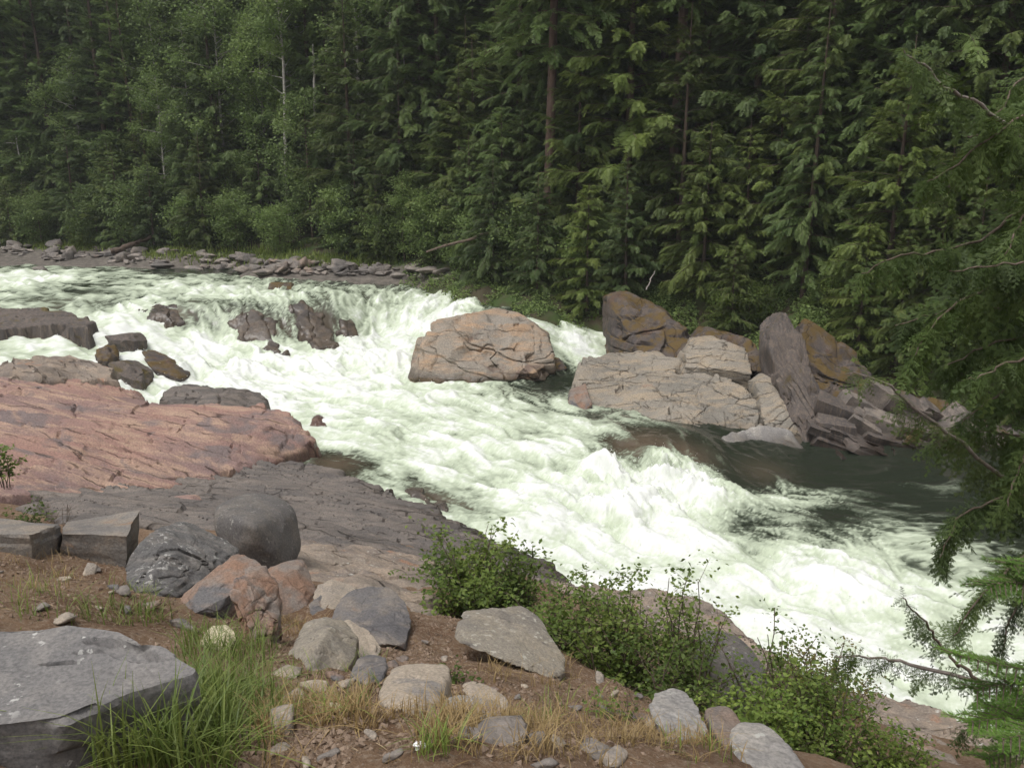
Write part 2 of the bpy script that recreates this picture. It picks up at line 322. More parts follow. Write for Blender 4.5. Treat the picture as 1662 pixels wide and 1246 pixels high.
for a, b, c, d in FLOW:
    p = on_water(a, b); q = on_water(c, d); v = (q - p)[:2]; FLP.append(p[:2]); FLV.append(v / np.linalg.norm(v))

# ------------------------------------------------------------------ ground: both banks and the bed in one sheet
NEAR = [  # pixel x, pixel y, height of the soil or bedrock on the near bank
 (831,1246,6.4),(300,1246,6.1),(0,1246,6.0),(430,1200,6.1),(500,1246,6.3),(1200,1246,5.95),(600,1180,6.05),(100,1000,5.75),(100,950,5.5),(50,900,5.15),(300,1000,5.25),(200,930,5.0),(410,920,4.2),(480,1000,4.9),
 (600,1050,5.0),(700,1000,4.5),(700,1100,5.45),(850,1100,5.2),(760,1060,4.95),(1000,1140,5.0),(1100,1185,5.2),(930,1180,5.6),(1230,1200,4.3),(1250,1120,2.2),(1400,1200,2.3),(1500,1246,2.4),(1000,1060,2.8),(880,1010,2.9),
 (560,915,2.6),(650,950,2.8),(600,850,.8),(700,870,.6),(450,800,.8),(300,840,1.9),(200,800,1.5),(200,750,1.3),(0,780,2.2),(100,840,2.6),(0,860,4.2),(-300,850,4.4),(0,600,2.0),(250,650,1.0),(440,670,.5),(380,745,.6),(0,700,1.8),(250,720,1.0),
 (-300,600,3.3),(-300,700,3.2),(-600,750,4.0),(-700,1000,6.2),(820,920,1.0),(900,960,.9),(1050,1010,.6),(1200,1060,.4),(1400,1170,.4),(1550,1190,.2),(1662,1246,1.2),(-400,1246,6.6),(-200,545,2.6),(-500,540,2.9),(225,600,.5),(180,572,1.0),(265,625,.2),(120,560,1.6),(300,640,.4)]
NP_ = [Wz(*w) for w in NEAR] + [np.array(p) for p in [(0,.8,6.5),(-3,.5,6.6),(3,.5,6.3),(0,-4,6.8),(-8,-4,7),(8,-4,6.4),(5,4,3.5),(6,6,2.0),(-12,2,6.8),(-20,5,6.8),(-25,14,5),(-40,20,5),(9,8,.8),(12,5,2.0),(20,0,4),(-60,30,5)]]
FAR = [Wz(*w) for w in [(-300,420,3.4),(0,421,3.4),(100,425,3.4),(250,431,3.4),(400,443,3.4),(560,450,3.35),(690,455,3.3),(-300,412,3.7),(0,408,3.75),(150,411,3.75),(300,421,3.7),(450,432,3.65),(600,440,3.6),(-300,392,4.25),(0,392,4.2),(150,397,4.15),(250,404,4.1),(450,417,3.95),(600,427,3.9),(700,441,3.7)]]
FAR += [Wy(*w) for w in [(770,468,41),(830,487,38.6),(890,512,37),(955,545,36.5),(1000,575,35.2),(850,465,41),(960,500,38.5),(1010,480,37.2),(1060,498,36.2),(1130,545,34),(1180,528,34.2),(1230,545,32.8),(1300,522,31.2),(1400,572,29.6),(1500,635,27.8),(1600,690,26.2),(1700,720,24.5),
  (1150,720,27.5),(1000,660,30.5),(1330,720,26.8),(1450,740,26.2),(1560,750,25.6),(1662,780,24.6)]]
FAR += [np.array(p) for p in [(1150*0+4,23.0,-1.2),(-35,66,5.0),(-50,68,5),(-70,70,5),(-18,58,5.5),(-5,52,6),(2,46,6),(6,42,7),(12,38,7.5),(17,34,7),(22,30,6.5),(26,24,5),(32,16,4),(-35,80,9),(-70,85,10),(0,66,12),(18,50,14),(30,40,15),(40,25,12),
  (-35,110,20),(-80,110,20),(0,100,25),(40,80,30),(55,50,28),(-60,140,30),(0,140,38),(60,120,45),(80,60,40),(-90,60,3.6),(-90,40,4.6),(80,0,12)]]
BED = [np.array([p[0], p[1], p[2] - (1.6 if i < 16 else 1.3)]) for i, p in enumerate(WP)]
BED = [b for b in BED if all(math.hypot(b[0] - p[0], b[1] - p[1]) > 1.6 for p in NP_ + FAR)]
ALLG = NP_ + FAR + BED
_gr = RBF(ALLG, [p[2] for p in ALLG], .3, 2e-2)
def ground_z(x, y):
    x = np.asarray(x, float); y = np.asarray(y, float); near = 1 - sstep(10, 20, y)
    return _gr(x, y) + near * (fbm2(x * .9, y * .9, 3, 5) * .10 + fbm2(x * 6, y * 6, 9, 4) * .018) + (1 - near) * fbm2(x * .35, y * .35, 5, 5) * (.3 - .25 * sstep(40, 42, y) * (1 - sstep(62, 66, y)) * (x < 0))
def axis(segs):                  # [(from, to, step), ...] -> coordinates
    out = []
    for a, b, s in segs: out += list(np.linspace(a, b, max(2, int(abs(b - a) / s)) + 1)[:-1])
    return np.array(out + [segs[-1][1]])
def grid_mesh(name, X, Y, Z, keep=None, attrs=None):
    ny, nx = X.shape; idx = np.arange(nx * ny).reshape(ny, nx)
    F = np.stack([idx[:-1, :-1], idx[:-1, 1:], idx[1:, 1:], idx[1:, :-1]], -1).reshape(-1, 4)
    if keep is not None:
        k = keep.ravel(); F = F[k[F].all(1)]
    used = np.unique(F); rm = np.full(nx * ny, -1); rm[used] = np.arange(len(used))
    V = np.stack([X, Y, Z], -1).reshape(-1, 3)[used]
    return mesh_np(name, V, rm[F], True, {k: a.ravel()[used] for k, a in (attrs or {}).items()})
xs = axis([(-100,-40,3),(-40,-16,.5),(-16,-6,.2),(-6,-3.2,.09),(-3.2,4.2,.055),(4.2,10,.16),(10,40,.5),(40,100,3)])
ys = axis([(-8,1.2,.4),(1.2,8,.05),(8,13,.11),(13,26,.2),(26,60,.35),(60,150,2.5)])
X, Y = np.meshgrid(xs, ys); Z = ground_z(X, Y)
zone = sstep(22, 25, Y + np.where(X < -4, -8, 0) * 0)      # 0 soil of the near bank, 1 forest floor
shore = sstep(-2, -7, X + fbm2(X * .6, Y * .6, 46, 3) * 2) * sstep(4.0, 3.75, Z + fbm2(X * .5, Y * .5, 44, 3) * .12) * sstep(38, 42, Y)
t = NT('bank_soil')
soil = t.mix(t.rng(t.noise(1.4, 4), .35, .65), (.13, .076, .045), (.20, .13, .082))
soil = t.mix(t.rng(t.noise(26, 5, .7), .46, .7), soil, (.27, .205, .15))
soil = t.mix(t.rng(t.noise(70, 4, .7), .58, .7), soil, (.32, .27, .22))
soil = t.mix(t.rng(t.noise(9, 5, .7), .6, .72), soil, (.062, .042, .03))
floor = t.mix(t.rng(t.noise(.9, 5), .4, .6), (.06, .05, .03), (.045, .07, .02))
bar = t.mix(t.rng(t.noise(3, 6, .7), .4, .62), (.09, .08, .07), (.16, .14, .12))
c = t.mix(t.attr('zone'), soil, floor); c = t.mix(t.attr('shore'), c, bar); t.set(c, .92, .2)
b = t.bump(t.noise(30, 7, .7), .9, .03); t.bump(t.noise(110, 4, .7), .7, .008, b); M['soil'] = t.m
g = link('ground', grid_mesh('ground', X, Y, Z, None, {'zone': zone, 'shore': shore}), M['soil']); g['kind'] = 'structure'
def gz(x, y): return float(ground_z(np.array([x]), np.array([y]))[0])

# ------------------------------------------------------------------ water sheet
xs = axis([(-60,-20,.3),(-20,-14,.14),(-14,9,.06),(9,16,.15)]); ys = axis([(9.5,35,.06),(35,42,.08),(42,66,.16)])
X, Y = np.meshgrid(xs, ys); Zb = water_z(X, Y)
flow = idw(FLP, FLV, X, Y); flow /= np.linalg.norm(flow, axis=-1)[..., None] + 1e-6
F0 = np.clip(foam_f(X, Y), 0, 1)
ix_of = lambda a: np.interp(a, xs, np.arange(len(xs))); iy_of = lambda a: np.interp(a, ys, np.arange(len(ys)))
def lic(N, step, n):             # smear a noise field along the current: streaks as the water draws them
    acc = N.copy(); w = 1.0
    for sgn in (1, -1):
        px, py = X.copy(), Y.copy(); ii, jj = np.rint(iy_of(py)).astype(int), np.rint(ix_of(px)).astype(int)
        for k in range(n):
            f = flow[ii, jj]; px += sgn * step * f[..., 0]; py += sgn * step * f[..., 1]
            ii = np.clip(np.rint(np.interp(py, ys, np.arange(len(ys)))), 0, len(ys) - 1).astype(int); jj = np.clip(np.rint(np.interp(px, xs, np.arange(len(xs)))), 0, len(xs) - 1).astype(int)
            acc += N[ii, jj]
    acc /= (2 * n + 1); return acc / (acc.std() + 1e-9)
wx = fbm2(X * .9, Y * .9, 51, 5) * .5; wy = fbm2(X * .9 + 9, Y * .9, 52, 5) * .5
an = .75 * fbm2(X * .8, Y * .8, 55, 3) * np.clip(1.2 - Zb * .2, .5, 1.2); flow = np.stack([flow[..., 0] * np.cos(an) - flow[..., 1] * np.sin(an), flow[..., 0] * np.sin(an) + flow[..., 1] * np.cos(an)], -1)
n1 = pn2((X + wx) * 2.2, (Y + wy) * 2.2, 61); n2 = pn2((X + wx) * 6.5, (Y + wy) * 6.5, 62) ; n3 = pn2(X * 13, Y * 13, 63)
S1 = lic(n1, .10, 5); S2 = lic(n2, .05, 4); S3 = lic(n3, .03, 3)
slope = np.hypot(np.gradient(Zb, axis=0) / np.gradient(ys)[:, None], np.gradient(Zb, axis=1) / np.gradient(xs)[None])
steep = sstep(.12, .5, slope)
HYD = [(1000,790,1.0),(1090,775,1.2),(1150,815,.8),(920,830,.6),(560,590,.8),(640,585,.8),(420,600,.7),(745,492,.6),(1040,850,.6),(620,700,.35),(940,562,.15),(700,840,.4),(330,600,.6),(1330,930,.35),(1500,980,.35)]
turb = .03 + .05 * sstep(.35, .9, F0) + .04 * steep
hump = np.zeros_like(X)
for px, py, a in HYD:
    p = on_water(px, py); r2 = (X - p[0]) ** 2 + (Y - p[1]) ** 2
    turb += .09 * a * np.exp(-r2 / 2.2); hump += .26 * a * np.exp(-r2 / 1.1)
n0 = pn2((X + wx) * .8, (Y + wy) * .8, 60); S0 = lic(n0, .16, 4)
ridg = 1 - np.abs(fbm2((X + wx * 1.4) * .95, (Y + wy * 1.4) * .95, 71, 3)) * 1.6
billow = lic(np.abs(fbm2((X + wx) * 2.6, (Y + wy) * 2.6, 73, 4)), .06, 4) * .2 + .3
boil = np.abs(fbm2(X * 6 + S1 * .3, Y * 6, 75, 3)); br_ = np.clip(hump * 2.2, 0, 1)
calm = 1 - sstep(.1, .5, F0)
Z = Zb + hump * (1 + .5 * (ridg - .5)) + turb * (.75 * S0 + .45 * S1 + .08 * S2 + .02 * S3 + .42 * fbm2((X + wx) * 2.0, (Y + wy) * 2.0, 93, 3) * sstep(.3, .8, F0) + br_ * (1.1 * (billow - .3) + .5 * (boil - .3) + .6 * (ridg - .5)))
Z += calm * .012 * fbm2(X * 3, Y * 3, 78, 3) + (Zb > 2.7) * .05 * S1 * sstep(.15, .5, F0)
lace = sstep(.80, .97, 1 - np.abs(fbm2((X + wx * 2) * 1.7 + S1 * .12, (Y + wy * 2) * 1.7, 81, 3)) * 1.5)
lace2 = sstep(.84, .98, 1 - np.abs(fbm2((X + wx * 2) * 3.6, (Y + wy * 2) * 3.6, 83, 2)) * 1.5)
foam = F0 * .97 + (.13 * S0 + .14 * S1 + .11 * S2 + .06 * S3) * (.30 + 1.2 * F0 * (1.1 - F0)) + (.30 * lace + .20 * lace2) * sstep(.06, .3, F0) * (1 - .7 * F0) + .25 * turb * (ridg - .4)
foam += .22 * (billow - .25) * sstep(.3, .7, F0) * (1.2 - F0) + .20 * fbm2((X + wx) * 1.1, (Y + wy) * 1.1, 91, 4, .55) * sstep(.2, .6, F0)
foam = np.clip(foam, 0, 1.3)
BR = [(440,545,1.2,.9),(505,530,1.3,1.0),(285,510,1.0,1.0),(1045,728,1.5,1.0),(1105,738,.9,1.0),(730,818,1.2,.9),(690,800,.8,.6),(380,520,1.0,.6),(50,545,1.2,.7),(545,752,.8,.9),(600,770,.8,.5),(1240,764,.8,.4),(300,490,1.0,.5),(620,478,1.2,.6),(545,478,1,.6),(100,492,2,.5)]
brown = np.zeros_like(X)
for px, py, r, a in BR:
    p = on_water(px, py); brown = np.maximum(brown, a * np.exp(-((X - p[0]) ** 2 + (Y - p[1]) ** 2) / (r * r)))
Zg = ground_z(X, Y)
keep = (Zg - Zb < .9)
t = NT('white_water')
fo = t.math('ADD', t.attr('foam'), t.math('MULTIPLY', t.math('ADD', t.noise(22, 5, .7), -.5), .28))
fo = t.math('ADD', fo, t.math('MULTIPLY', t.math('ADD', t.noise(6, 4, .6, dist=.6), -.5), .22))
deep = t.mix(t.attr('brown'), (.021, .026, .018), (.10, .076, .054))
c = t.mix(t.rng(fo, .10, .50), deep, (.21, .24, .18)); c = t.mix(t.rng(fo, .30, .82), c, (.48, .535, .41)); c = t.mix(t.rng(fo, .72, 1.15), c, (.70, .715, .685))
t.set(c, t.rng(fo, .2, .7, .09, .65), .5); t.b.inputs['IOR'].default_value = 1.33
b = t.bump(t.noise(5, 4, .6), .15, .04); t.bump(t.noise(24, 6, .65), .14, .02, b)
wo = link('river_water', grid_mesh('river_water', X, Y, Z, keep, {'foam': foam, 'brown': brown}), t.m); wo['kind'] = 'structure'
# droplets thrown up where the water breaks
rs = np.random.default_rng(5)
wgt = (turb ** 2) * sstep(.7, 1.0, foam) * keep; wgt *= np.gradient(ys)[:, None] * np.gradient(xs)[None]; wgt = wgt.ravel() / wgt.sum()
ii = rs.choice(len(wgt), 11000, p=wgt); tb = turb.ravel()[ii]
P = np.stack([X.ravel()[ii], Y.ravel()[ii], Z.ravel()[ii]], -1) + rs.normal(0, .05, (11000, 3)); P[:, 2] += .01 + np.abs(rs.normal(0, 1, 11000)) ** 1.6 * tb * .55
ov = np.array([[1, 0, 0], [-1, 0, 0], [0, 1, 0], [0, -1, 0], [0, 0, 1], [0, 0, -1]], float); of = np.array([[0, 2, 4], [2, 1, 4], [1, 3, 4], [3, 0, 4], [2, 0, 5], [1, 2, 5], [3, 1, 5], [0, 3, 5]])
mb = MB(); sc = .004 + .010 * rs.random(11000) ** 2.5
mb.inst(ov, of, np.eye(3)[None] * sc[:, None, None] * (1 + rs.random((11000, 1, 3)) * .8), P)
t = NT('spray_white'); t.set((.74, .75, .73), .5, .4)
tag(link('spray_droplets', mb.mesh('spray_droplets'), t.m), 'fine white spray thrown up by the breaking rapids', 'spray', kind='stuff')
del P, wgt, S0, S1, S2, S3, n0, n1, n2, n3

# ------------------------------------------------------------------ rock: bedrock ledges (height sheets with joints) and boulders (faceted hulls)
def plates(X, Y, ang, sp, ln, seed, step=.05, gw=.03, gd=.06, warp=.5, dip=0.0):
    """dipping beds broken by joints: each piece sits a little higher or lower, joints are recessed"""
    c, s = math.cos(ang), math.sin(ang)
    u = X * c + Y * s + fbm2(X * .45, Y * .45, seed, 3) * warp * 1.2; v = -X * s + Y * c + fbm2(X * .5, Y * .5, seed + 3, 4) * warp
    v = v + .35 * sp * np.sin(v / sp * 1.7 + seed)
    k = np.floor(v / sp); fv = v / sp - k
    off = hash1(k, k * 0 + 1, seed); L = ln * (.6 + .9 * hash1(k, k * 0 + 2, seed)); uu = u / L + off * 5; j = np.floor(uu); fu = uu - j
    ev = np.minimum(fv, 1 - fv) * sp; eu = np.minimum(fu, 1 - fu) * L
    has = sstep(-.15, .25, fbm2(X * .8, Y * .8, seed + 11, 3)); wv = gw * (.3 + 1.2 * hash1(k, k * 0 + 5, seed)) * (.35 + has); wu = gw * .7 * (.3 + has)
    gr = np.maximum(np.exp(-(ev / wv) ** 2) * hash1(k, k * 0 + 6, seed + 2), .8 * np.exp(-(eu / wu) ** 2) * (hash1(k, j, seed + 4) > .4))
    h = (hash1(k, j, seed + 8) - .5) * step * 2 + (fv - .5) * dip + (hash1(k, k * 0 + 9, seed) - .5) * step * 1.6
    return h - gr * gd
def ledge(name, outline, ctrl, res, mat, label, cat, ang=0, sp=.6, ln=1.6, seed=1, step=.05, gw=.03, gd=.07, dip=0.0, rough=.05, edge=.35, drop=1.6, egn=.18, fine=None, deep=False, warp=.5):
    W_ = Wy if deep else Wz; O = [W_(*p) for p in outline]; C = O + [W_(*p) for p in ctrl]
    rb = RBF(C, [p[2] for p in C], .3, 1e-2)
    x0, y0 = min(p[0] for p in O) - .4, min(p[1] for p in O) - .4; x1, y1 = max(p[0] for p in O) + .4, max(p[1] for p in O) + .4
    X, Y = np.meshgrid(np.arange(x0, x1, res), np.arange(y0, y1, res))
    sd = sdf_poly(O, X, Y) + fbm2(X * 1.3, Y * 1.3, seed + 20, 4) * egn
    pl = plates(X, Y, ang, sp, ln, seed, step, gw, gd, dip=dip, warp=warp)
    if fine: pl = pl + plates(X, Y, ang + fine[0], fine[1], fine[2], seed + 31, fine[3], gw * .6, gd * .5, dip=fine[4], warp=warp)
    sd = sd + pl * 1.2
    Z = rb(X, Y) + pl + fbm2(X * .8, Y * .8, seed + 40, 5) * rough * 1.5 + fbm2(X * 5, Y * 5, seed + 41, 4) * rough * .3
    edge = edge * .45; e = np.clip(sd / edge, 0, 1); Z = Z - (1 - np.sqrt(np.clip(1 - (1 - e) ** 2, 0, 1))) * .28 * edge / .35
    q_ = sd * 4.5 + fbm2(X * 3, Y * 3, seed + 61, 2) * .05; st_ = np.floor(q_ / .13) * .13 * .75 + q_ * .25; Z = np.where(sd < 0, Z + np.maximum(np.minimum(st_, 0), -drop), Z)
    cx, cy = float(np.mean([p[0] for p in O])), float(np.mean([p[1] for p in O])); cz = float(min(p[2] for p in O))
    me = crisp(grid_mesh(name, X - cx, Y - cy, Z - cz, sd > -.35), 32)
    return tag(link(name, me, mat, loc=(cx, cy, cz)), label, cat, kind='thing')
def crisp(me, ang=26):
    me.set_sharp_from_angle(angle=R(ang)); return me
_ico = {}
def ico(sub):
    if sub not in _ico:
        bm = bmesh.new(); bmesh.ops.create_icosphere(bm, subdivisions=sub, radius=1)
        _ico[sub] = (np.array([v.co[:] for v in bm.verts]), np.array([[v.index for v in f.verts] for f in bm.faces])); bm.free()
    return _ico[sub]
def hull_planes(P):
    bm = bmesh.new(); vs_ = [bm.verts.new(p) for p in P]; r = bmesh.ops.convex_hull(bm, input=vs_)
    c = np.mean([v.co[:] for v in {v for f in bm.faces for v in f.verts}], axis=0)
    N, H = [], []; bmesh.ops.recalc_face_normals(bm, faces=bm.faces)
    for f in bm.faces:
        if f.calc_area() < 1e-7: continue
        n = np.array(f.normal[:]); h = float(np.dot(np.array(f.verts[0].co[:]) - c, n))
        if h < 0: n, h = -n, -h
        N.append(n); H.append(max(h, 1e-3))
    bm.free(); K, KH = [], []
    for n, h in zip(N, H):
        if not any(np.dot(n, m) > .985 and abs(h - g2) < .04 * max(h, g2) + 1e-3 for m, g2 in zip(K, KH)): K.append(n); KH.append(h)
    return c, np.array(K), np.array(KH)
def hull_rock(P, sub=5, p=18, amp=.06, freq=1.6, seed=1, strata=None, chip=.5):
    P = np.asarray(P, float); c, N, H = hull_planes(P)
    if p >= 14:                  # fresh breaks: extra flats knocked off the corners
        rg = np.random.default_rng(seed); nn = rg.normal(size=(9, 3)); nn /= np.linalg.norm(nn, axis=1)[:, None]
        hh = ((P - c) @ nn.T).max(0) * rg.uniform(.86, .98, 9); N = np.concatenate([N, nn]); H = np.concatenate([H, hh]); p = min(p * 5, 170)
    e = (P.max(0) - P.min(0)) / 2 + 1e-3; size = float(e.mean())
    D, F = ico(sub); D = D * e; D = D / np.linalg.norm(D, axis=1)[:, None]
    A = np.maximum(D @ N.T / H[None], 0); r = 1 / ((A ** p).sum(1) ** (1 / p)); V = c + D * r[:, None]
    f = freq / size; a = amp * size
    d = fbm3(V, f, seed, 5, .5) * a * (.55 if p > 60 else 1)
    q = fbm3(V, f * .8, seed + 50, 2); d -= chip * a * 2.2 * np.clip(np.abs(q) * 2.5 - .55, 0, 1)          # flaked-off hollows
    d -= chip * a * 1.0 * np.exp(-(fbm3(V, f * .55, seed + 70, 3) / .035) ** 2)                              # open cracks
    if strata:
        n = np.array(strata[0], float); n /= np.linalg.norm(n); b = V @ n / strata[1] + fbm3(V, f * .5, seed + 9, 2) * .5
        k = np.floor(b); fr = b - k; hh = hash1(k, k * 0, seed + 13); d += (hh - .5) * strata[2] * 2 - strata[2] * 1.3 * np.exp(-(np.minimum(fr, 1 - fr) / .08) ** 2) * hash1(k, k * 0 + 3, seed)
    return V + D * d[:, None], F
def box_rock(name, c8, mat, label, seed, n=9, amp=.03, lay=0, cat='rock', group=None):
    """a broken block from eight corners: (x-,x+) x (y-,y+) x (z-,z+), with bedding steps"""
    c8 = np.asarray(c8, float).reshape(2, 2, 2, 3); V, F = [], []; g_ = np.linspace(0, 1, n); base = 0
    for ax in range(3):
        for sd in (0, 1):
            a, b = np.meshgrid(g_, g_, indexing='ij'); q = [None] * 3; q[ax] = np.full_like(a, sd); q[(ax + 1) % 3] = a; q[(ax + 2) % 3] = b; V.append(np.stack([t.ravel() for t in q], -1))
            i = np.arange(n - 1)[:, None] * n + np.arange(n - 1)[None]; f = np.stack([i, i + n, i + n + 1, i + 1], -1).reshape(-1, 4); F.append((f if sd else f[:, ::-1]) + base); base += n * n
    U = np.concatenate(V); F = np.concatenate(F); key = np.round(U * (n - 1)).astype(int); _, first, inv = np.unique(key[:, 0] * 10000 + key[:, 1] * 100 + key[:, 2], return_index=True, return_inverse=True); U = U[first]; F = inv[F]
    x, y, z = U[:, 0:1], U[:, 1:2], U[:, 2:3]; P = 0
    for i in (0, 1):
        for j in (0, 1):
            for k in (0, 1): P = P + (x if i else 1 - x) * (y if j else 1 - y) * (z if k else 1 - z) * c8[i, j, k]
    ctr = P.mean(0); size = float(np.linalg.norm(P - ctr, axis=1).mean()); d = (P - ctr) / (np.linalg.norm(P - ctr, axis=1)[:, None] + 1e-9)
    if lay: b = np.floor(U[:, 2] * lay + .3 * pn2(U[:, 0] * 3, U[:, 1] * 3, seed)); hv = (hash1(b, b * 0, seed) - .5) * 2; P = P + np.stack([d[:, 0], d[:, 1], d[:, 2] * 0], -1) * (hv * size * .07)[:, None]
    P = P + d * (fbm3(P, 1.3 / size, seed, 4) * amp * size * 1.5 - np.clip(fbm3(P, .9 / size, seed + 5, 2) * 2 - .5, 0, 1) * size * amp * 3)[:, None] + np.stack([fbm3(P, 3 / size, seed + k, 2) for k in (11, 12, 13)], -1) * amp * size * .4
    loc = np.array([P[:, 0].mean(), P[:, 1].mean(), P[:, 2].min()]); o = link(name, crisp(mesh_np(name, P - loc, F), 22), M[mat], None, loc); return tag(o, label, cat, group, 'thing')
def ray_ground(px, py, sink=0.0):
    d = ray(px, py); lo, hi = 1.5, 75.0
    for n in (160, 24, 24):
        ts = np.linspace(lo, hi, n); k = CAMZ + d[2] * ts < ground_z(d[0] * ts, d[1] * ts) - sink; i = max(1, int(np.argmax(k))); lo, hi = ts[i - 1], ts[i]
    return np.array([0, 0, CAMZ]) + d * hi
def rock(name, pts, mat, label, back=.5, sink=.25, ref=None, sub=5, p=18, amp=.06, freq=1.6, seed=1, strata=None, chip=.5, cat='rock', group=None, parent=None, shear=-.15):
    """pts: (pixel x, pixel y, Y); with ref=(px, py) Y is relative to where that pixel meets the ground"""
    y0 = ray_ground(*ref)[1] if ref else 0.0
    P = np.array([Wy(a, b, y0 + c) for a, b, c in pts]); lo = P[:, 2].min()
    B = P + np.array([0, back, shear * back]); S = P[np.argsort(P[:, 2])[:max(3, len(P) // 2)]] + np.array([0, .1 * back, -sink])
    S2 = S + np.array([0, back * .8, 0])
    V, F = hull_rock(np.concatenate([P, B, S, S2]), sub, p, amp, freq, seed, strata, chip)
    loc = np.array([V[:, 0].mean(), V[:, 1].mean(), V[:, 2].min()])
    o = link(name, crisp(mesh_np(name, V - loc, F)) if p >= 14 else mesh_np(name, V - loc, F), M[mat], parent, loc)
    return tag(o, label, cat if parent is None else None, group, 'thing')

# --- near bank bedrock
ledge('red_rock_ledge', [(-300,592,3.3),(0,592,3.05),(70,584,2.9),(120,583,2.75),(178,600,2.5),(190,622,2.3),(235,648,2.05),(262,657,2.0),(330,655,1.9),(425,658,1.75),(468,672,1.6),(506,718,1.3),(492,738,1.2),(430,752,1.3),(360,770,1.5),(280,792,1.75),(150,806,2.3),(0,800,2.9),(-300,815,3.6)],
      [(0,640,2.95),(100,640,2.7),(150,700,2.45),(250,700,2.15),(350,700,1.95),(430,700,1.7),(0,720,2.85),(250,750,1.95),(120,760,2.45),(-200,700,3.3)], .045, M['red'], 'broad pinkish red bedrock ledge tilting into the rapids at left', 'rock ledge',
      R(14), .75, 3.0, 4, .06, .035, .16, .16, .016, .35, 1.6, .2, (R(4), .28, 1.5, .018, .05), False, .22)
ledge('grey_rock_ledge', [(262,648,1.75),(285,628,1.85),(330,626,1.8),(360,634,1.7),(410,636,1.6),(437,650,1.45),(425,664,1.5),(330,668,1.6),(275,664,1.75)], [(345,648,1.85)], .045, M['dark'], 'low dark grey ledge between red bedrock and white water', 'rock ledge', R(8), .45, 1.0, 8, .06, .03, .1, .1, .04, .3)
ledge('dark_rock_shelf', [(60,806,2.6),(280,782,1.72),(380,762,1.42),(440,748,1.22),(500,752,1.0),(545,765,.95),(600,790,.9),(640,806,.86),(700,826,.86),(780,862,.72),(840,896,.66),(925,944,.6),(930,962,.7),(850,950,1.2),(760,930,1.7),(660,915,2.1),(560,900,2.4),(480,890,2.6),(330,860,2.8),(100,850,3.1)],
      [(450,790,1.45),(550,810,1.3),(650,850,1.35),(400,820,1.9),(250,810,2.2),(560,860,1.85),(750,890,1.25)], .042, M['dark'], 'dark layered rock shelf sloping to the near edge of the rapids', 'rock ledge', R(-14), .55, 3.6, 15, .07, .035, .13, .2, .016, .35, 1.6, .16, (R(3), .24, 2.4, .018, .05), False, .18)
ledge('tan_rock_ledge', [(470,872,2.75),(560,886,2.42),(680,902,2.05),(790,932,1.7),(860,955,1.4),(920,962,1.0),(935,985,1.2),(900,1010,2.2),(780,1005,3.0),(700,995,4.25),(620,1000,4.55),(540,1010,4.7),(470,975,4.5),(420,925,4.05),(430,885,3.3)],
      [(560,930,3.3),(650,950,3.45),(500,910,3.4),(740,960,2.7)], .036, M['tan'], 'cracked tan bedrock between round dark boulder and leafy shrubs', 'rock ledge', R(-28), .75, 1.3, 23, .07, .03, .14, .1, .05, .3, 1.2, .14)
ledge('brown_rock_bank', [(880,945,.85),(925,944,.66),(1000,960,.62),(1130,962,.52),(1195,1008,.5),(1260,1062,.42),(1330,1128,.38),(1440,1138,.45),(1560,1178,.32),(1662,1188,.3),(1850,1240,.4),(1800,1400,2.2),(1500,1290,2.7),(1300,1190,2.3),(1100,1095,2.4),(950,1045,2.5),(870,1005,2.4)],
      [(1050,1010,1.3),(1180,1080,1.3),(1350,1170,1.2),(1550,1220,1.2)], .045, M['tan'], 'brown bedrock bank behind the leafy shrubs above white water', 'rock ledge', R(-35), .6, 1.4, 27, .07, .03, .1, .1, .06, .4)
ledge('grey_river_ledge', [(-200,505,3.0),(0,498,3.0),(60,502,2.98),(110,508,2.95),(146,516,2.85),(144,532,2.7),(60,528,2.8),(0,536,2.75),(-200,545,2.8)], [(60,514,2.98),(0,515,3.0)], .06, M['butt'], 'flat wet ledge at left edge above the small cascade', 'rock ledge', R(10), .5, 1.6, 33, .05, .03, .08, .05, .04, .3)

# --- rocks in the river
rock('river_boulder', [(657,600,30.8),(672,610,30.1),(720,618,29.8),(770,619,29.6),(840,611,30.0),(890,598,30.6),(900,585,31.1),(664,562,31.4),(690,543,31.2),(700,524,32.2),(760,511,33.4),(810,501,34.0),(856,511,33.6),(890,536,32.7),(898,565,31.8),(835,522,32.7)],
     'boulder', 'huge tan and grey boulder standing in the middle of the rapids', 1.6, 1.3, sub=7, p=26, amp=.075, freq=2.2, seed=14, strata=((.28, -.25, 1), .55, .10), chip=.8, cat='boulder')
rock('river_rock', [(878,592,32.0),(895,578,32.3),(912,583,32.2),(921,597,31.8),(880,600,31.6)], 'cliff', 'small dark brown rock at right foot of the huge boulder', .8, .6, sub=5, p=9, amp=.12, seed=3)
rock('river_rock', [(432,462,42.0),(440,458,42.6),(472,458,42.6),(474,470,41.8),(434,474,41.6)], 'cliff', 'dark squarish rock in the upper river above the falls', 1.0, .6, sub=4, p=14, amp=.08, seed=5)
rock('river_rock', [(168,545,32.4),(215,540,32.8),(224,553,32.2),(205,552,32),(175,552,32)], 'butt', 'small flat reddish rock in the left cascade', .9, .5, sub=5, p=18, amp=.08, seed=6)
rock('river_rock', [(152,565,30.4),(175,558,30.8),(182,582,29.8),(160,585,29.6)], 'cliff', 'dark jagged rock standing in the left cascade', .7, .7, sub=5, p=12, amp=.13, seed=7)
rock('river_rock', [(172,588,28.6),(205,585,29.2),(235,605,28.6),(228,622,27.9),(200,612,28.0)], 'butt', 'brown wedge rock at foot of the left cascade', .8, .6, sub=5, p=14, amp=.09, seed=8)
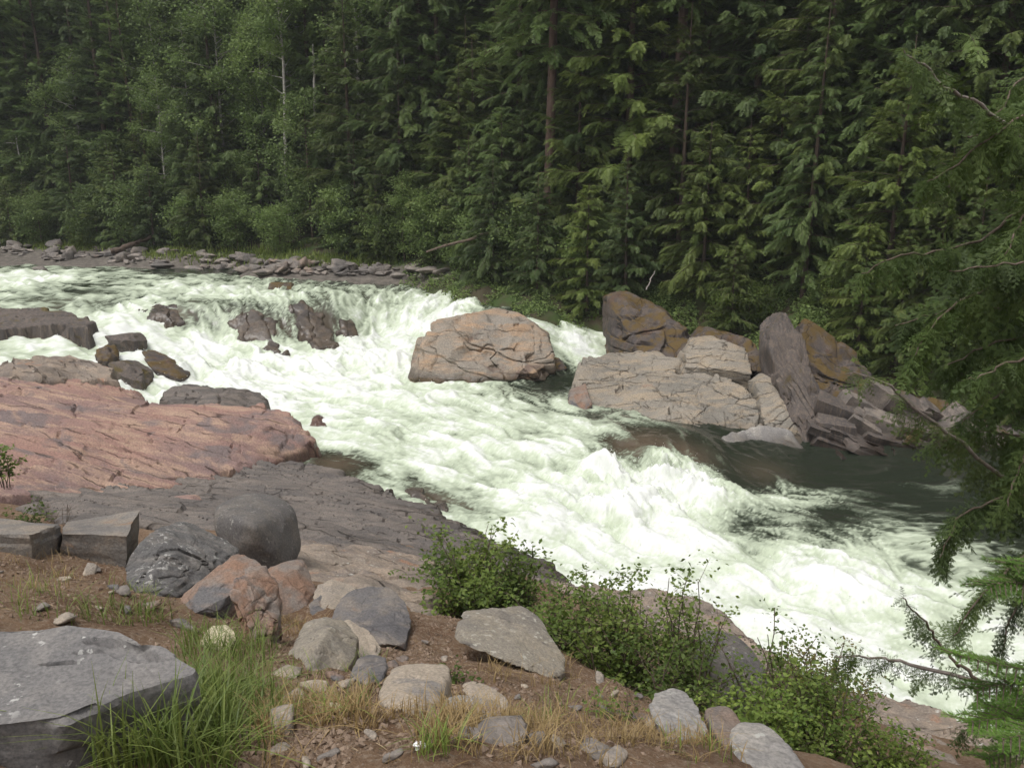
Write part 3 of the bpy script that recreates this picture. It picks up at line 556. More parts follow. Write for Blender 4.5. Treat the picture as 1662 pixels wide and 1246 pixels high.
rock('river_rock', [(224,565,31.4),(245,574,31.4),(275,582,31.2),(298,612,29.6),(262,604,29.6),(232,588,30.0)], 'cliff', 'sloping grey rock parting cascade from main fall', .9, .7, sub=5, p=10, amp=.09, seed=9)
rock('river_rock', [(500,682,24.9),(512,674,25.1),(526,682,25.0),(530,694,24.6),(500,696,24.5)], 'red', 'small red rock in white water beyond the red ledge tip', .5, .5, sub=4, p=9, amp=.12, seed=10)
for i, (pts, lab, up) in enumerate([([(225,502),(262,488),(294,496),(300,522),(270,526),(240,516)], 'wet brown rock showing through left half of the falls lip', .05),
    ([(362,508),(400,500),(436,504),(452,530),(462,572),(440,576),(412,556),(385,540)], 'wet brown rock under thin sheet of water mid falls', .08),
    ([(462,490),(500,492),(528,520),(546,558),(520,566),(494,556),(478,520)], 'larger smooth wet rock face showing through the falls', .14),
    ([(548,520),(566,520),(582,545),(566,552),(552,540)], 'small wet rock among white water right of the smooth face', .10),
    ([(650,800),(690,790),(740,812),(770,840),(735,846),(690,826)], 'wet dark rock awash beside the dark shelf', .02)]):
    ledge('falls_rock', [(a, b, on_water(a, b, up)[2]) for a, b in pts], [(sum(p[0] for p in pts) / len(pts), sum(p[1] for p in pts) / len(pts), on_water(sum(p[0] for p in pts) / len(pts), sum(p[1] for p in pts) / len(pts), up + .12)[2])], .05, M['wet'], lab, 'rock', R(-70), .6, 1.5, 140 + i, .04, .03, .08, .03, .04, .5, .8, .35)
ledge('brown_rock_ledge', [(-250,604,3.25),(0,591,3.14),(70,583,3.0),(120,582,2.86),(180,600,2.62),(188,618,2.5),(130,616,2.7),(60,618,2.9),(0,622,3.0),(-250,632,3.2)], [(60,602,3.05)], .045, M['tan'], 'grey brown layered ledge on top of the red bedrock', 'rock ledge', R(12), .4, 1.4, 36, .06, .03, .1, .1, .04, .25)

# --- right bank
ledge('riverside_slab', [(920,650,28.0),(938,592,29.1),(946,582,29.7),(1000,569,31.2),(1060,570,31.0),(1110,582,30.1),(1094,608,28.9),(1040,650,27.5),(1004,690,26.5),(950,668,27.5)], [(1020,600,29.2),(980,620,28.6),(1000,650,27.8)], .04, M['slab'], 'pale flat topped rock slab left of the right bank outcrop', 'rock slab', R(-20), .8, 2.2, 121, .04, .03, .12, .08, .03, .3, 1.6, .1, (R(10), .3, 1.0, .012, .02), True)
ledge('riverside_slab', [(1000,694,26.4),(1022,664,27.2),(1062,625,28.3),(1110,599,29.5),(1168,589,29.4),(1208,640,27.6),(1242,690,26.0),(1225,735,24.9),(1140,757,24.0),(1085,748,24.4),(1040,717,25.3)], [(1130,640,27.8),(1100,670,26.6),(1160,700,26.0),(1190,660,27.1)], .036, M['slab'], 'large cracked tan slab sloping into the dark pool', 'rock slab', R(-31), .62, 1.9, 124, .075, .035, .17, .16, .03, .3, 1.6, .1, (R(6), .26, 1.0, .025, .04), True)
ledge('smooth_slab', [(1146,746,24.2),(1172,706,25.1),(1232,682,25.7),(1284,698,25.5),(1308,730,24.7),(1298,748,24.2),(1240,758,23.8),(1180,762,23.5)], [(1225,720,24.9)], .04, M['smooth'], 'smooth pale grey slab at edge of the dark pool', 'rock slab', R(-25), 1.2, 2.5, 126, .02, .015, .04, .02, .03, .4, 1.2, .1, None, True)
rock('broken_block', [(922,655,27.5),(926,634,27.9),(950,622,28.2),(956,640,27.7),(962,655,27.3),(948,668,27.2)], 'rust', 'orange brown broken block at tip of the pale slab', .6, .6, sub=5, p=22, amp=.06, seed=22)
rock('rock_block', [(1106,596,29.1),(1118,566,29.7),(1130,548,30.2),(1160,545,30.4),(1216,566,29.6),(1226,606,28.4),(1175,598,28.6)], 'slab', 'upright tan block with white lichen on its top edge', 1.3, .8, sub=6, p=26, amp=.05, seed=25, strata=((.2, .2, 1), .35, .04))
rock('rock_rib', [(1223,622,27.3),(1242,606,27.6),(1262,622,27.2),(1304,700,25.7),(1312,742,24.7),(1282,712,25.2),(1240,690,25.8)], 'slab', 'narrow layered rib between tan slab and mossy buttress', .9, .8, sub=6, p=24, amp=.05, seed=27, strata=((-.6, .3, .8), .22, .05))
rock('rock_buttress', [(1247,560,27.6),(1252,528,28.2),(1276,503,28.8),(1300,540,28.2),(1318,580,27.4),(1342,650,26.5),(1340,720,25.3),(1332,772,24.4),(1306,742,24.8),(1272,660,26.2)], 'butt', 'tall dark buttress of upturned rock streaked with yellow moss', 1.6, .9, sub=6, p=22, amp=.05, freq=2.0, seed=28, strata=((.9, .15, .35), .2, .05), chip=.8)
rock('mossy_cliff', [(984,478,34.8),(1012,468,35.3),(1060,488,34.2),(1102,512,33.0),(1137,552,31.8),(1120,592,30.6),(1046,596,31.2),(990,582,33.4)], 'cliff', 'dark cliff with orange moss on top below the trees', 2.2, 1.2, sub=6, p=22, amp=.07, seed=29, strata=((0, -.1, 1), .4, .08), chip=1.0, cat='cliff')
rock('mossy_cliff', [(1130,556,31.5),(1150,530,32.4),(1230,548,31.0),(1252,590,29.5),(1225,606,29.3),(1160,580,30.4)], 'cliff', 'low mossy cliff between white lichened block and buttress', 2.0, 1.4, sub=6, p=16, amp=.09, seed=30, strata=((.1, -.1, 1), .4, .06), cat='cliff')
rock('mossy_cliff', [(1285,545,28.8),(1315,520,29.4),(1380,560,29),(1430,610,28.2),(1440,670,26.8),(1345,670,26.6),(1305,610,27.8)], 'cliff', 'dark mossy cliff face right of the buttress', 2.0, 1.4, sub=6, p=16, amp=.1, seed=31, strata=((.3, -.1, 1), .3, .06), cat='cliff')
rock('mossy_cliff', [(1420,650,27.0),(1500,640,27.4),(1640,690,25.6),(1662,740,24.4),(1560,740,24.4),(1440,700,25.6)], 'cliff', 'long low mossy bank of rock behind the cedar branches', 2.0, 1.4, sub=6, p=14, amp=.1, seed=32, strata=((.2, -.1, 1), .3, .06), cat='cliff')
for i, (pts, lab) in enumerate([([(764,470,41.8),(800,462,43),(850,485,41),(870,508,38.4),(830,498,39),(785,486,40.6)], 'dark wet bank rock where forest meets the upper falls'),
    ([(806,478,40.6),(822,464,41.2),(842,470,41),(838,486,40.2)], 'small grey rock poking out of dark bank left of huge boulder'),
    ([(862,505,38.2),(905,512,38.6),(965,545,36.8),(990,578,34.8),(955,562,35.6),(905,535,36.8)], 'dark brown bank rock behind the side chute')]):
    rock('bank_rock', pts, 'cliff' if i != 1 else 'shore', lab, 1.4, 1.2, sub=5, p=10, amp=.11, seed=34 + i)
rs = random.Random(11)
def block_rock(px, py, w, h, Y, tilt, rnd, mat, label, seed, group):
    c = Wy(px, py, Y); k = Y / FPX * 1.03; hx, hz = w * k * .55, h * k * .5; hy = hx * rnd.uniform(.5, .75)
    Mr = Matrix.Rotation(tilt * .7, 3, 'Y') @ Matrix.Rotation(rnd.uniform(-.6, .3), 3, 'Z') @ Matrix.Rotation(rnd.uniform(.15, .5), 3, 'X')
    P = np.array([Mr @ Vector((a * hx * rnd.uniform(.75, 1.12), b * hy * rnd.uniform(.8, 1.15), d * hz * rnd.uniform(.8, 1.12))) for a in (-1, 1) for b in (-1, 1) for d in (-1, 1)]) + c
    return box_rock('angular_block', P, mat, label, seed, 8, .035, 3, 'rock', group)
BEDS = [(1350,706,70,12),(1400,716,96,13),(1462,722,110,13),(1526,734,110,13),(1372,730,84,12),(1438,742,120,13),(1508,752,120,13),(1580,758,110,14),(1366,752,60,12),(1414,764,110,13),(1486,772,120,12),(1560,778,120,13),(1640,772,110,14),(1350,768,50,12),(1630,744,90,13),(1600,726,80,13)]
BN = ['top left', 'second top', 'long top', 'right top', 'second row left', 'second row long', 'second row right', 'second row far right', 'third row left', 'third row long', 'third row right', 'waterline right', 'waterline far right', 'waterline left', 'far right middle', 'far right upper']
for i, (px, py, w, h) in enumerate(BEDS):
    Yb = 25.3 - (py - 700) * .019 + rs.uniform(-.15, .15); c = Wy(px, py, Yb); k = Yb / FPX * 1.03; hx, hz, hy = w * k * .55, h * k * .62, rs.uniform(.45, .8); Mr = Matrix.Rotation(rs.uniform(.24, .38), 3, 'Y') @ Matrix.Rotation(rs.uniform(-.3, .05), 3, 'Z') @ Matrix.Rotation(rs.uniform(.0, .2), 3, 'X')
    box_rock('rock_bed', np.array([Mr @ Vector((a * hx * rs.uniform(.85, 1.1), b * hy * rs.uniform(.85, 1.1), d * hz * rs.uniform(.8, 1.15))) for a in (-1, 1) for b in (-1, 1) for d in (-1, 1)]) + c + np.array([0, hy * .6, 0]), 'butt', BN[i] + ' dark layered rock bed above the dark pool', 800 + i, 10, .05, 2, 'rock', 'layered beds right of the buttress')
PILE = [(1352,672,52,34,.5),(1386,662,44,30,.7),(1424,650,44,40,.6),(1350,700,46,34,.3),(1394,694,40,34,.9),(1430,690,52,32,.5),(1470,668,50,38,.5),(1376,722,60,26,.35),(1432,722,70,22,.35),(1484,706,54,30,.4),(1352,742,50,24,.45),(1404,748,76,20,.35),(1470,742,80,22,.3),(1520,728,60,28,.3),(1530,760,90,20,.25),(1440,770,90,18,.25),
        (1556,690,40,44,.9),(1590,716,48,34,.6),(1626,706,38,26,.5),(1650,724,40,34,.4),(1608,748,60,30,.2),(1648,764,50,34,.3),(1572,752,40,28,.3),(1500,672,36,30,.8)]
NAMES = ['leftmost upper', 'second upper', 'upright upper', 'leftmost middle', 'steeply leaning', 'broad central', 'tall dark upper', 'long left', 'long central', 'right middle', 'lower left', 'long lower', 'dark lower right', 'right end', 'waterline right', 'waterline']
for i, (px, py, w, h, tl) in enumerate(PILE):
    if i in (7, 8, 10, 11, 12, 13, 14, 15, 20, 21, 22): continue
    if i < 16: lab = NAMES[i] + ' angular grey block in the pile right of the mossy buttress'
    else: lab = ['tall angular', 'wide brown', 'small pale', 'edge of frame', 'flat tan', 'lowest right', 'low dark', 'leaning dark'][i - 16] + ' block on right bank behind the cedar branches'
    Yb = Wz(px, py + h * .5, .1)[1] if py > 735 else 25.6 - (py - 700) * .022
    block_rock(px, py, w * 1.2, h * 1.3, Yb, tl, rs, 'pile' if i % 3 else 'butt', lab, 60 + i, 'angular blocks on the right bank')

# --- near bank boulders and stones
def prism_rock(name, outline, thick, mat, label, seed, cat='rock'):
    O = np.array([Wz(*p) for p in outline]); m = 260; seg = np.append(0, np.cumsum(np.linalg.norm(np.diff(np.vstack([O, O[:1]]), axis=0), axis=1))); q = np.linspace(0, seg[-1], m, endpoint=False); L = np.stack([np.interp(q, seg, np.append(O[:, k], O[0, k])) for k in range(3)], -1)
    c = L.mean(0); rad = L - c; rad[:, 2] = 0; u = rad / np.linalg.norm(rad, axis=1)[:, None]; rows = []
    for f in np.linspace(.02, .985, 34): rows.append(c + (L - c) * f)
    for k, d in enumerate(np.linspace(0, 1, 26)):
        lay = np.floor(d * 5 + .5 * pn2(q * 2.5, q * 0 + 1, seed)); off = (hash1(lay, np.floor(q * 3 + lay * .37), seed) - .5) * .035 + fbm2(q * 7, np.full(m, d * 4), seed + 2, 4) * .014 - .05 * d - (.012 if k == 0 else 0)
        rows.append(L + u * off[:, None] - np.array([0, 0, thick * d]))
    V = np.concatenate(rows); n = len(rows); V[:34 * m, 2] += fbm2(V[:34 * m, 0] * 2.5, V[:34 * m, 1] * 2.5, seed + 7, 5) * .012 - .03 * sstep(.0, .06, fbm2(V[:34 * m, 0] * 1.6 + 3, V[:34 * m, 1] * 5, seed + 8, 3) - .42)
    i = np.arange(n - 1)[:, None] * m; k = np.arange(m)[None]; k2 = (k + 1) % m; F = np.stack([i + k, i + m + k, i + m + k2, i + k2], -1).reshape(-1, 4); loc = np.array([c[0], c[1], V[:, 2].min()])
    return tag(link(name, crisp(mesh_np(name, V - loc, [F, np.arange(m)[None]]), 35), M[mat], None, loc), label, cat, None, 'thing')
prism_rock('flat_rock', [(-260,1040,6.5),(-60,1026,6.5),(0,1023,6.5),(60,1022,6.5),(112,1014,6.5),(196,1026,6.49),(236,1046,6.48),(262,1048,6.48),(290,1066,6.47),(322,1086,6.45),(318,1094,6.45),(250,1112,6.46),(190,1130,6.47),(165,1142,6.47),(100,1164,6.48),(60,1170,6.48),(0,1176,6.48),(-260,1200,6.5)], .6, 'flat', 'large flat grey rock with pale lichen specks in bottom left corner', 181)
rock('round_boulder', [(342,822,.5),(385,803,.9),(440,812,1.0),(474,840,.8),(484,880,.6),(482,908,.35),(455,921,.05),(395,918,-.05),(356,908,.05),(338,860,.2),(410,850,-.15),(350,815,.5),(470,826,.9)], 'grey', 'rounded dark grey boulder as big as a barrel on the bedrock', .35, .1, ref=(415,921), sub=6, p=13, amp=.03, freq=1.4, seed=82, chip=.35, cat='boulder')
def px_box(name, front, back, ref, mat, label, seed, **k):      # four front and four back corners: top-left, top-right, bottom-left, bottom-right as (px, py, dY)
    y0 = ray_ground(*ref)[1]; f = [Wy(a, b, y0 + c) for a, b, c in front]; b_ = [Wy(a, b, y0 + c) for a, b, c in back]
    return box_rock(name, [f[2], f[0], b_[2], b_[0], f[3], f[1], b_[3], b_[1]], mat, label, seed, **k)
px_box('rock_block', [(-60,862,.0),(48,868,.0),(-60,930,.05),(52,930,.05)], [(-60,836,.75),(98,850,.55),(-60,880,.9),(98,905,.5)], (60,908), 'blk', 'leftmost angular block with rusty front corner and flat top', 83, n=14, amp=.03, lay=4)
px_box('rock_block', [(96,866,.0),(206,870,.0),(98,912,.04),(206,926,.0)], [(108,846,.6),(228,827,.75),(108,890,.7),(226,880,.7)], (160,913), 'blk', 'angular dark block with flat pale top and orange right end', 84, n=14, amp=.022, lay=3)
rock('folded_rock', [(200,902,.5),(232,872,.8),(258,858,1.0),(300,872,1.0),(340,896,.9),(362,912,.75),(345,940,.45),(296,966,.1),(225,962,0),(200,930,.25),(270,905,.35)], 'vein', 'dark rock with swirled white veins beside the flat topped block', .4, .2, ref=(255,968), sub=6, p=26, amp=.06, freq=1.8, seed=85, strata=((.5, -.3, .8), .09, .02), chip=.9)
rock('rust_wedge', [(288,972,.25),(330,938,.4),(376,904,.65),(400,906,.7),(424,922,.6),(392,950,.3),(352,982,.05),(300,1000,-.05)], 'rust', 'orange red wedge of rock poking out of the soil', .12, .2, ref=(330,1000), sub=6, p=24, amp=.05, seed=86)
rock('splintered_rock', [(372,945,.45),(398,924,.65),(425,930,.6),(446,968,.45),(450,1010,.25),(440,1036,.08),(412,1042,0),(392,1010,.08),(378,975,.2)], 'rust', 'splintered grey and rust rock standing below the orange wedge', .12, .2, ref=(415,1042), sub=6, p=24, amp=.09, seed=87, chip=1.0, strata=((.8, -.2, .3), .07, .02))
rock('rust_faced_rock', [(424,934,.5),(448,922,.65),(482,924,.7),(500,978,.3),(496,1004,.1),(462,1008,.0),(436,990,.08),(446,950,.3)], 'rust', 'upright rock with rust top and blue grey foot', .3, .2, ref=(465,1008), sub=6, p=28, amp=.045, seed=88)
rock('grey_rock', [(500,982,.3),(516,970,.45),(532,984,.35),(530,1004,.08),(506,1006,.02)], 'split', 'small blue grey rock left of the split grey pair', .2, .15, ref=(516,1008), sub=5, p=22, amp=.05, seed=89)
rock('pale_plank_rock', [(504,964,.5),(530,952,.65),(570,968,.6),(560,990,.3),(545,1000,.15),(520,985,.25)], 'pale', 'pale flat rock leaning behind the split grey pair', .25, .2, ref=(540,1004), sub=5, p=30, amp=.03, seed=90)
rock('split_rock', [(534,1010,.2),(540,992,.4),(566,972,.6),(620,968,.75),(640,982,.6),(612,1000,.35),(576,1026,.05),(545,1028,.02)], 'split', 'rear half of the split blue grey rock with tan cap', .3, .2, ref=(560,1030), sub=6, p=28, amp=.045, seed=91)
rock('split_rock', [(566,1020,.2),(600,996,.5),(636,984,.65),(650,1000,.5),(660,1036,.15),(656,1048,.02),(610,1046,-.05),(580,1034,.05)], 'split', 'front half of the split blue grey rock', .3, .2, ref=(615,1048), sub=6, p=30, amp=.045, seed=92)
rock('buried_boulder', [(466,1062,.2),(480,1032,.45),(510,1020,.6),(545,1028,.55),(568,1058,.3),(566,1086,.05),(520,1092,-.05),(475,1086,.02),(515,1050,.05)], 'lichen', 'half buried rounded brown boulder beside the green grass', .25, .2, ref=(520,1086), sub=6, p=14, amp=.06, seed=93, cat='boulder')
rock('pale_rib_rock', [(536,1026,.55),(556,1020,.6),(592,1042,.4),(614,1072,.15),(604,1080,.05),(570,1050,.25)], 'pale', 'pale curved rib of rock behind the half buried boulder', .2, .15, ref=(598,1082), sub=5, p=14, amp=.06, seed=94)
rock('grey_rock', [(568,1094,.2),(590,1086,.3),(616,1092,.25),(620,1108,.05),(590,1112,0)], 'split', 'small blue grey rock right of the half buried boulder', .2, .12, ref=(596,1113), sub=5, p=20, amp=.05, seed=95)
rock('pale_rock', [(608,1140,.2),(622,1112,.45),(660,1102,.55),(722,1102,.55),(732,1118,.4),(712,1146,.1),(660,1158,0),(626,1156,.02)], 'pale', 'broad pale pink and grey rock set in the dry grass', .2, .15, ref=(668,1159), sub=6, p=12, amp=.06, seed=96)
rock('flat_stone', [(718,1150,.2),(750,1143,.27),(800,1152,.24),(816,1166,.05),(780,1170,0),(730,1160,.08)], 'smooth', 'thin flat light grey stone beside the broad pale rock', .1, .1, ref=(770,1171), sub=5, p=18, amp=.04, seed=97, cat='stone')
rock('flat_stone', [(752,1120,.3),(780,1118,.33),(812,1136,.15),(826,1152,.03),(800,1150,.03),(765,1134,.15)], 'pale', 'thin pinkish stone above the flat light grey one', .1, .1, ref=(806,1154), sub=5, p=18, amp=.05, seed=98, cat='stone')
rock('tilted_slab', [(736,1034,.45),(750,1009,.8),(770,1010,.85),(790,1018,.85),(812,1006,.95),(842,999,1.05),(868,1010,1.0),(900,1050,.6),(920,1078,.4),(916,1098,.15),(905,1108,.05),(830,1078,.05),(742,1046,.2)], 'lichen', 'tilted dark slab with jagged top in front of the shrubs', .3, .12, ref=(880,1108), sub=6, p=34, amp=.03, freq=2.4, seed=99, strata=((.25, -.1, 1), .12, .014), chip=.8, cat='rock slab')
rock('cream_stone', [(318,1046,.1),(330,1028,.2),(352,1022,.25),(370,1036,.18),(372,1054,.05),(350,1060,0),(325,1058,.0)], 'cream', 'round cream coloured stone standing in the grass', .14, .06, ref=(345,1056), sub=5, p=12, amp=.09, seed=100, cat='stone')
rock('grey_boulder', [(1064,1180,.2),(1078,1158,.35),(1105,1150,.4),(1135,1162,.35),(1150,1190,.15),(1130,1210,.0),(1090,1206,0)], 'smooth', 'pale grey rounded boulder at the edge of the bank below shrubs', .25, .15, ref=(1110,1205), sub=6, p=14, amp=.07, seed=101, cat='boulder')
rock('rust_boulder', [(1158,1200,.2),(1175,1186,.3),(1210,1186,.3),(1226,1205,.2),(1222,1226,.05),(1180,1228,0)], 'rust', 'rusty brown boulder in the dark gap under the shrubs', .3, .2, ref=(1195,1228), sub=5, p=8, amp=.05, seed=102, cat='boulder')
rock('grey_boulder', [(1204,1236,.1),(1225,1216,.25),(1270,1220,.25),(1310,1246,.1),(1330,1280,0),(1210,1280,-.05)], 'smooth', 'smooth grey boulder cut off by the bottom edge', .3, .2, ref=(1260,1262), sub=6, p=12, amp=.05, seed=103, cat='boulder')
rock('dark_boulder', [(1130,1090,.5),(1165,1045,1.0),(1205,1050,1.1),(1246,1080,.9),(1262,1140,.5),(1240,1184,.1),(1170,1180,0),(1130,1140,.2)], 'grey', 'big purplish grey boulder half hidden behind the right shrubs', .6, .4, ref=(1200,1175), sub=6, p=9, amp=.04, seed=104, cat='boulder')
rock('maroon_stone', [(252,830,.3),(262,812,.6),(310,806,.8),(322,815,.7),(285,828,.4),(268,846,.05)], 'red', 'dark maroon stone behind the flat topped block', .3, .2, ref=(268,848), sub=5, p=20, amp=.06, seed=105, cat='stone')
rock('tan_stone', [(274,838,.3),(288,822,.6),(320,820,.7),(338,832,.5),(335,850,.15),(290,854,.05)], 'tan', 'rounded tan stone left of the round dark boulder', .3, .2, ref=(300,856), sub=5, p=9, amp=.04, seed=106, cat='stone')
rock('dark_slab', [(368,785,1.4),(395,768,2.0),(440,772,1.9),(470,790,1.4),(440,806,.6),(400,796,.9)], 'dark', 'flat dark slab lying on the shelf behind round boulder', .8, .3, ref=(420,812), sub=6, p=30, amp=.03, seed=107, cat='rock slab')
rock('dark_slab', [(-60,785,.8),(0,772,1.0),(25,768,1.1),(28,780,.8),(20,795,.3),(-50,800,.2)], 'dark', 'small dark slab at left frame edge above angular blocks', .4, .2, ref=(0,800), sub=5, p=28, amp=.04, seed=108, cat='rock slab')
rock('dark_slab', [(20,825,.4),(50,818,.7),(82,820,.7),(80,832,.4),(40,836,.1)], 'dark', 'thin dark slab behind the leftmost angular block', .3, .2, ref=(50,838), sub=5, p=28, amp=.04, seed=109, cat='rock slab')

# ------------------------------------------------------------------ vegetation
def frond_template(n=7, wid=.055, ll=.34, droop=.12, seed=0):
    rg = np.random.default_rng(seed); V, F = [], []
    def kite(p, d, l, w):
        d = d / np.linalg.norm(d); s = np.cross(d, [0, 0, 1.0]); s /= np.linalg.norm(s) + 1e-9; b = len(V)
        V.extend([p, p + d * l * .45 + s * w, p + d * l, p + d * l * .45 - s * w]); F.append([b, b + 1, b + 2, b + 3])
    for i in range(n):
        x = (i + .3) / n; p = np.array([x, 0, -droop * x * x])
        for sg in (1, -1):
            a = R(52) + rg.normal(0, .12); l = ll * (1 - .6 * x) * rg.uniform(.8, 1.15)
            kite(p, np.array([math.cos(a), sg * math.sin(a), -.25 - .5 * droop + rg.normal(0, .1)]), l, wid * (1 - .3 * x))
    kite(np.array([.72, 0, -droop * .5]), np.array([1, 0, -2 * droop]), .3, wid)
    return np.array(V), np.array(F)
FR = [frond_template(9, .044, .38, .10, 1), frond_template(9, .046, .35, .20, 2), frond_template(8, .05, .38, .15, 3)]
def conifer(name, h, rmax, base, seed, kind='fir', rad=.22, dens=1.0):
    rg = np.random.default_rng(seed); tb = MB(); fb = MB()
    zz = np.linspace(-.4, h, 12); lean = rg.normal(0, .012, 2)
    tb.tube(np.stack([lean[0] * zz + .03 * np.sin(zz * .4), lean[1] * zz, zz], -1), np.maximum(rad * (1 - zz / h) ** .8, .015), 8)
    z = base * h; offs, dirs, lens, rn = [], [], [], []
    while z < h * .985:
        q = (z - base * h) / (h * (1 - base)); L0 = 1.12 * rmax * ((1 - q) ** .75 * (.55 + .45 * min(1, q * 5)) if kind != 'pine' else math.sin(math.pi * min(1, .15 + .85 * q)) ** .6) + .12
        nb = rg.integers(4, 7); a0 = rg.uniform(0, 6.28)
        for b in range(nb):
            a = a0 + b * 6.283 / nb + rg.normal(0, .25); L = L0 * rg.uniform(.55, 1.2)
            el = {'fir': .15 + .35 * q, 'cedar': .05 + .5 * q, 'pine': -.1 + .4 * q, 'hem': .0 + .4 * q}[kind] + rg.normal(0, .1); dr = {'fir': .16, 'cedar': .30, 'pine': .25, 'hem': .34}[kind] * rg.uniform(.6, 1.4)
            ts = np.linspace(0, 1, 5); hx = L * ts * math.cos(el); pz = z + L * ts * math.sin(el) - dr * L * ts ** 2 + (.10 * L * ts ** 4 if kind == 'cedar' else 0)
            B = np.stack([hx * math.cos(a) + lean[0] * z, hx * math.sin(a) + lean[1] * z, pz], -1)
            if L > .5: tb.tube(B, .008 + .018 * L / 3 * (1 - ts), 3)
            m = max(5, int(L / .075 * dens)); tt = np.linspace(.12, 1, m) ** .85; br = rg.uniform(0, 1)
            p = np.stack([np.interp(tt, ts, B[:, i]) for i in range(3)], -1); aa = a + rg.choice([-1, 1], m) * rg.uniform(.3, 1.15, m) * (1 - .6 * tt)
            el2 = el - 2 * dr * tt + rg.normal(-.05, .28, m) - (.18 if kind in ('cedar', 'hem') else 0)
            offs.append(p); dirs.append(np.stack([np.cos(aa) * np.cos(el2), np.sin(aa) * np.cos(el2), np.sin(el2)], -1))
            lens.append((.27 + .18 * L * (1 - .45 * tt)) * rg.uniform(.75, 1.25, m)); rn.append(np.clip(.5 * br + .5 * rg.random(m), 0, 1))
        z += (.30 + .014 * h) * rg.uniform(.6, 1.3) / dens ** .5
    D = np.concatenate(dirs); offs = np.concatenate(offs); rn = np.concatenate(rn); Mx = frames(D, roll=rg.normal(0, .45, len(D))) * np.concatenate(lens)[:, None, None]
    tv, tf = FR[{'fir': 0, 'cedar': 1, 'pine': 2, 'hem': 1}[kind]]
    fb.inst(tv, tf, Mx, offs, rn)
    return tb.mesh(name + '_trunk'), fb.mesh(name + '_crown', False)
LEAF = (np.array([[0, 0, 0], [.5, .32, .05], [1, 0, -.05], [.5, -.32, .05]], float), np.array([[0, 1, 2, 3]]))
def leafy(name, h, rx, seed, base=.3, nb=34, leaf=.15, per=120, rad=.11, lean=(0, 0), droopy=.0):
    rg = np.random.default_rng(seed); tb = MB(); fb = MB(); zz = np.linspace(-.3, h, 10)
    wob = rg.normal(0, .02, 2); cx = lean[0] * zz + np.sin(zz * .5) * wob[0] * 4; cy = lean[1] * zz + np.cos(zz * .4) * wob[1] * 4
    tb.tube(np.stack([cx, cy, zz], -1), np.maximum(rad * (1 - zz / h) ** .7, .012), 7); P, rn = [], []
    for b in range(nb):
        q = base + (1 - base) * (b + rg.random()) / nb; z0 = q * h; a = rg.uniform(0, 6.28); w = math.sin(math.pi * min(1, (q - base) / (1 - base) * .82 + .16)) ** .8
        L = rx * w * rg.uniform(.5, 1.15) + .15; up = rg.uniform(.1, .8); x0, y0 = np.interp(z0, zz, cx), np.interp(z0, zz, cy); ts = np.linspace(0, 1, 4)
        B = np.stack([x0 + L * ts * math.cos(a), y0 + L * ts * math.sin(a), z0 + L * (up * ts - droopy * ts ** 2)], -1); tb.tube(B, .006 + .02 * rad / .1 * (1 - ts), 3); br = rg.random()
        for k in range(3):
            t = rg.uniform(.35, 1.05); c = np.array([np.interp(t, ts, B[:, i]) for i in range(3)]); n = int(per / 3 * (.4 + w))
            P.append(c + rg.normal(0, 1, (n, 3)) * np.array([.34, .34, .24]) * (.35 + .3 * rx)); rn.append(np.clip(.55 * br + .45 * rg.random(n), 0, 1))
    P = np.concatenate(P); rn = np.concatenate(rn); n = len(P); D = rg.normal(0, 1, (n, 3)); D[:, 2] = D[:, 2] * .6 - .25
    Mx = frames(D, roll=rg.normal(0, .8, n)) * (leaf * rg.uniform(.6, 1.3, n))[:, None, None]; fb.inst(LEAF[0], LEAF[1], Mx, P, rn)
    return tb.mesh(name + '_trunk'), fb.mesh(name + '_crown', False)
def put_tree(name, proto, x, y, s=1.0, label='', cat='tree', group=None, mats=('bark', 'conifer'), z=None, rot=None, sz=None, parts=('trunk', 'crown')):
    e = link(name, None); e.empty_display_size = .2; e.location = (x, y, (gz(x, y) if z is None else z) - .05); e.rotation_euler = (0, 0, rot if rot is not None else random.uniform(0, 6.28)); e.scale = (s, s, sz or s)
    for me, pn, mt in zip(proto, parts, mats):
        o = bpy.data.objects.new(pn, me); COL.objects.link(o); o.parent = e
        if not me.materials: me.materials.append(M[mt])
        if me.materials[0] is not M[mt]: o.material_slots[0].link = 'OBJECT'; o.material_slots[0].material = M[mt]
    return tag(e, label, cat, group)
random.seed(4)
FIR = [conifer('fir', 20, 2.6, .06, 101, 'fir', .2), conifer('fir', 22, 2.6, .06, 102, 'fir', .2), conifer('fir', 19, 3.1, .05, 103, 'hem', .2)]
CED = [conifer('cedar', 15, 3.2, .03, 104, 'cedar', .2), conifer('cedar', 11, 2.9, .02, 105, 'cedar', .15), conifer('cedar', 8, 2.4, .02, 106, 'cedar', .1, 1.15)]
PINE = [conifer('pine', 26, 3.2, .36, 107, 'pine', .27)]
BRO = [leafy('aspen', 13, 2.4, 111, .28, 40, .17, 190), leafy('birch', 16, 2.2, 112, .40, 42, .17, 170, .12), leafy('alder', 8, 2.2, 113, .10, 40, .17, 190, .08)]
BUSH = [leafy('bush', 2.6, 1.5, 114, .05, 30, .13, 150, .04), leafy('bush', 3.4, 1.7, 115, .05, 34, .14, 170, .05)]
def at_shore(px, off, h=None):   # a spot `off` metres behind the far shoreline, seen at pixel column px
    sh = [(-300,412),(0,405),(250,414),(450,428),(600,438),(700,446),(780,458),(860,478),(950,490),(1010,478),(1130,520),(1260,505),(1400,560),(1520,620),(1662,680),(1850,740)]
    Ys = [64,61.8,56.2,52,48.2,45.4,43,40.6,38.8,37,34.6,32,30,28,25.8,22.5]
    Yb = np.interp(px, [a for a, b in sh], Ys) + off; return (px - 831) / FPX * Yb * 1.03, Yb
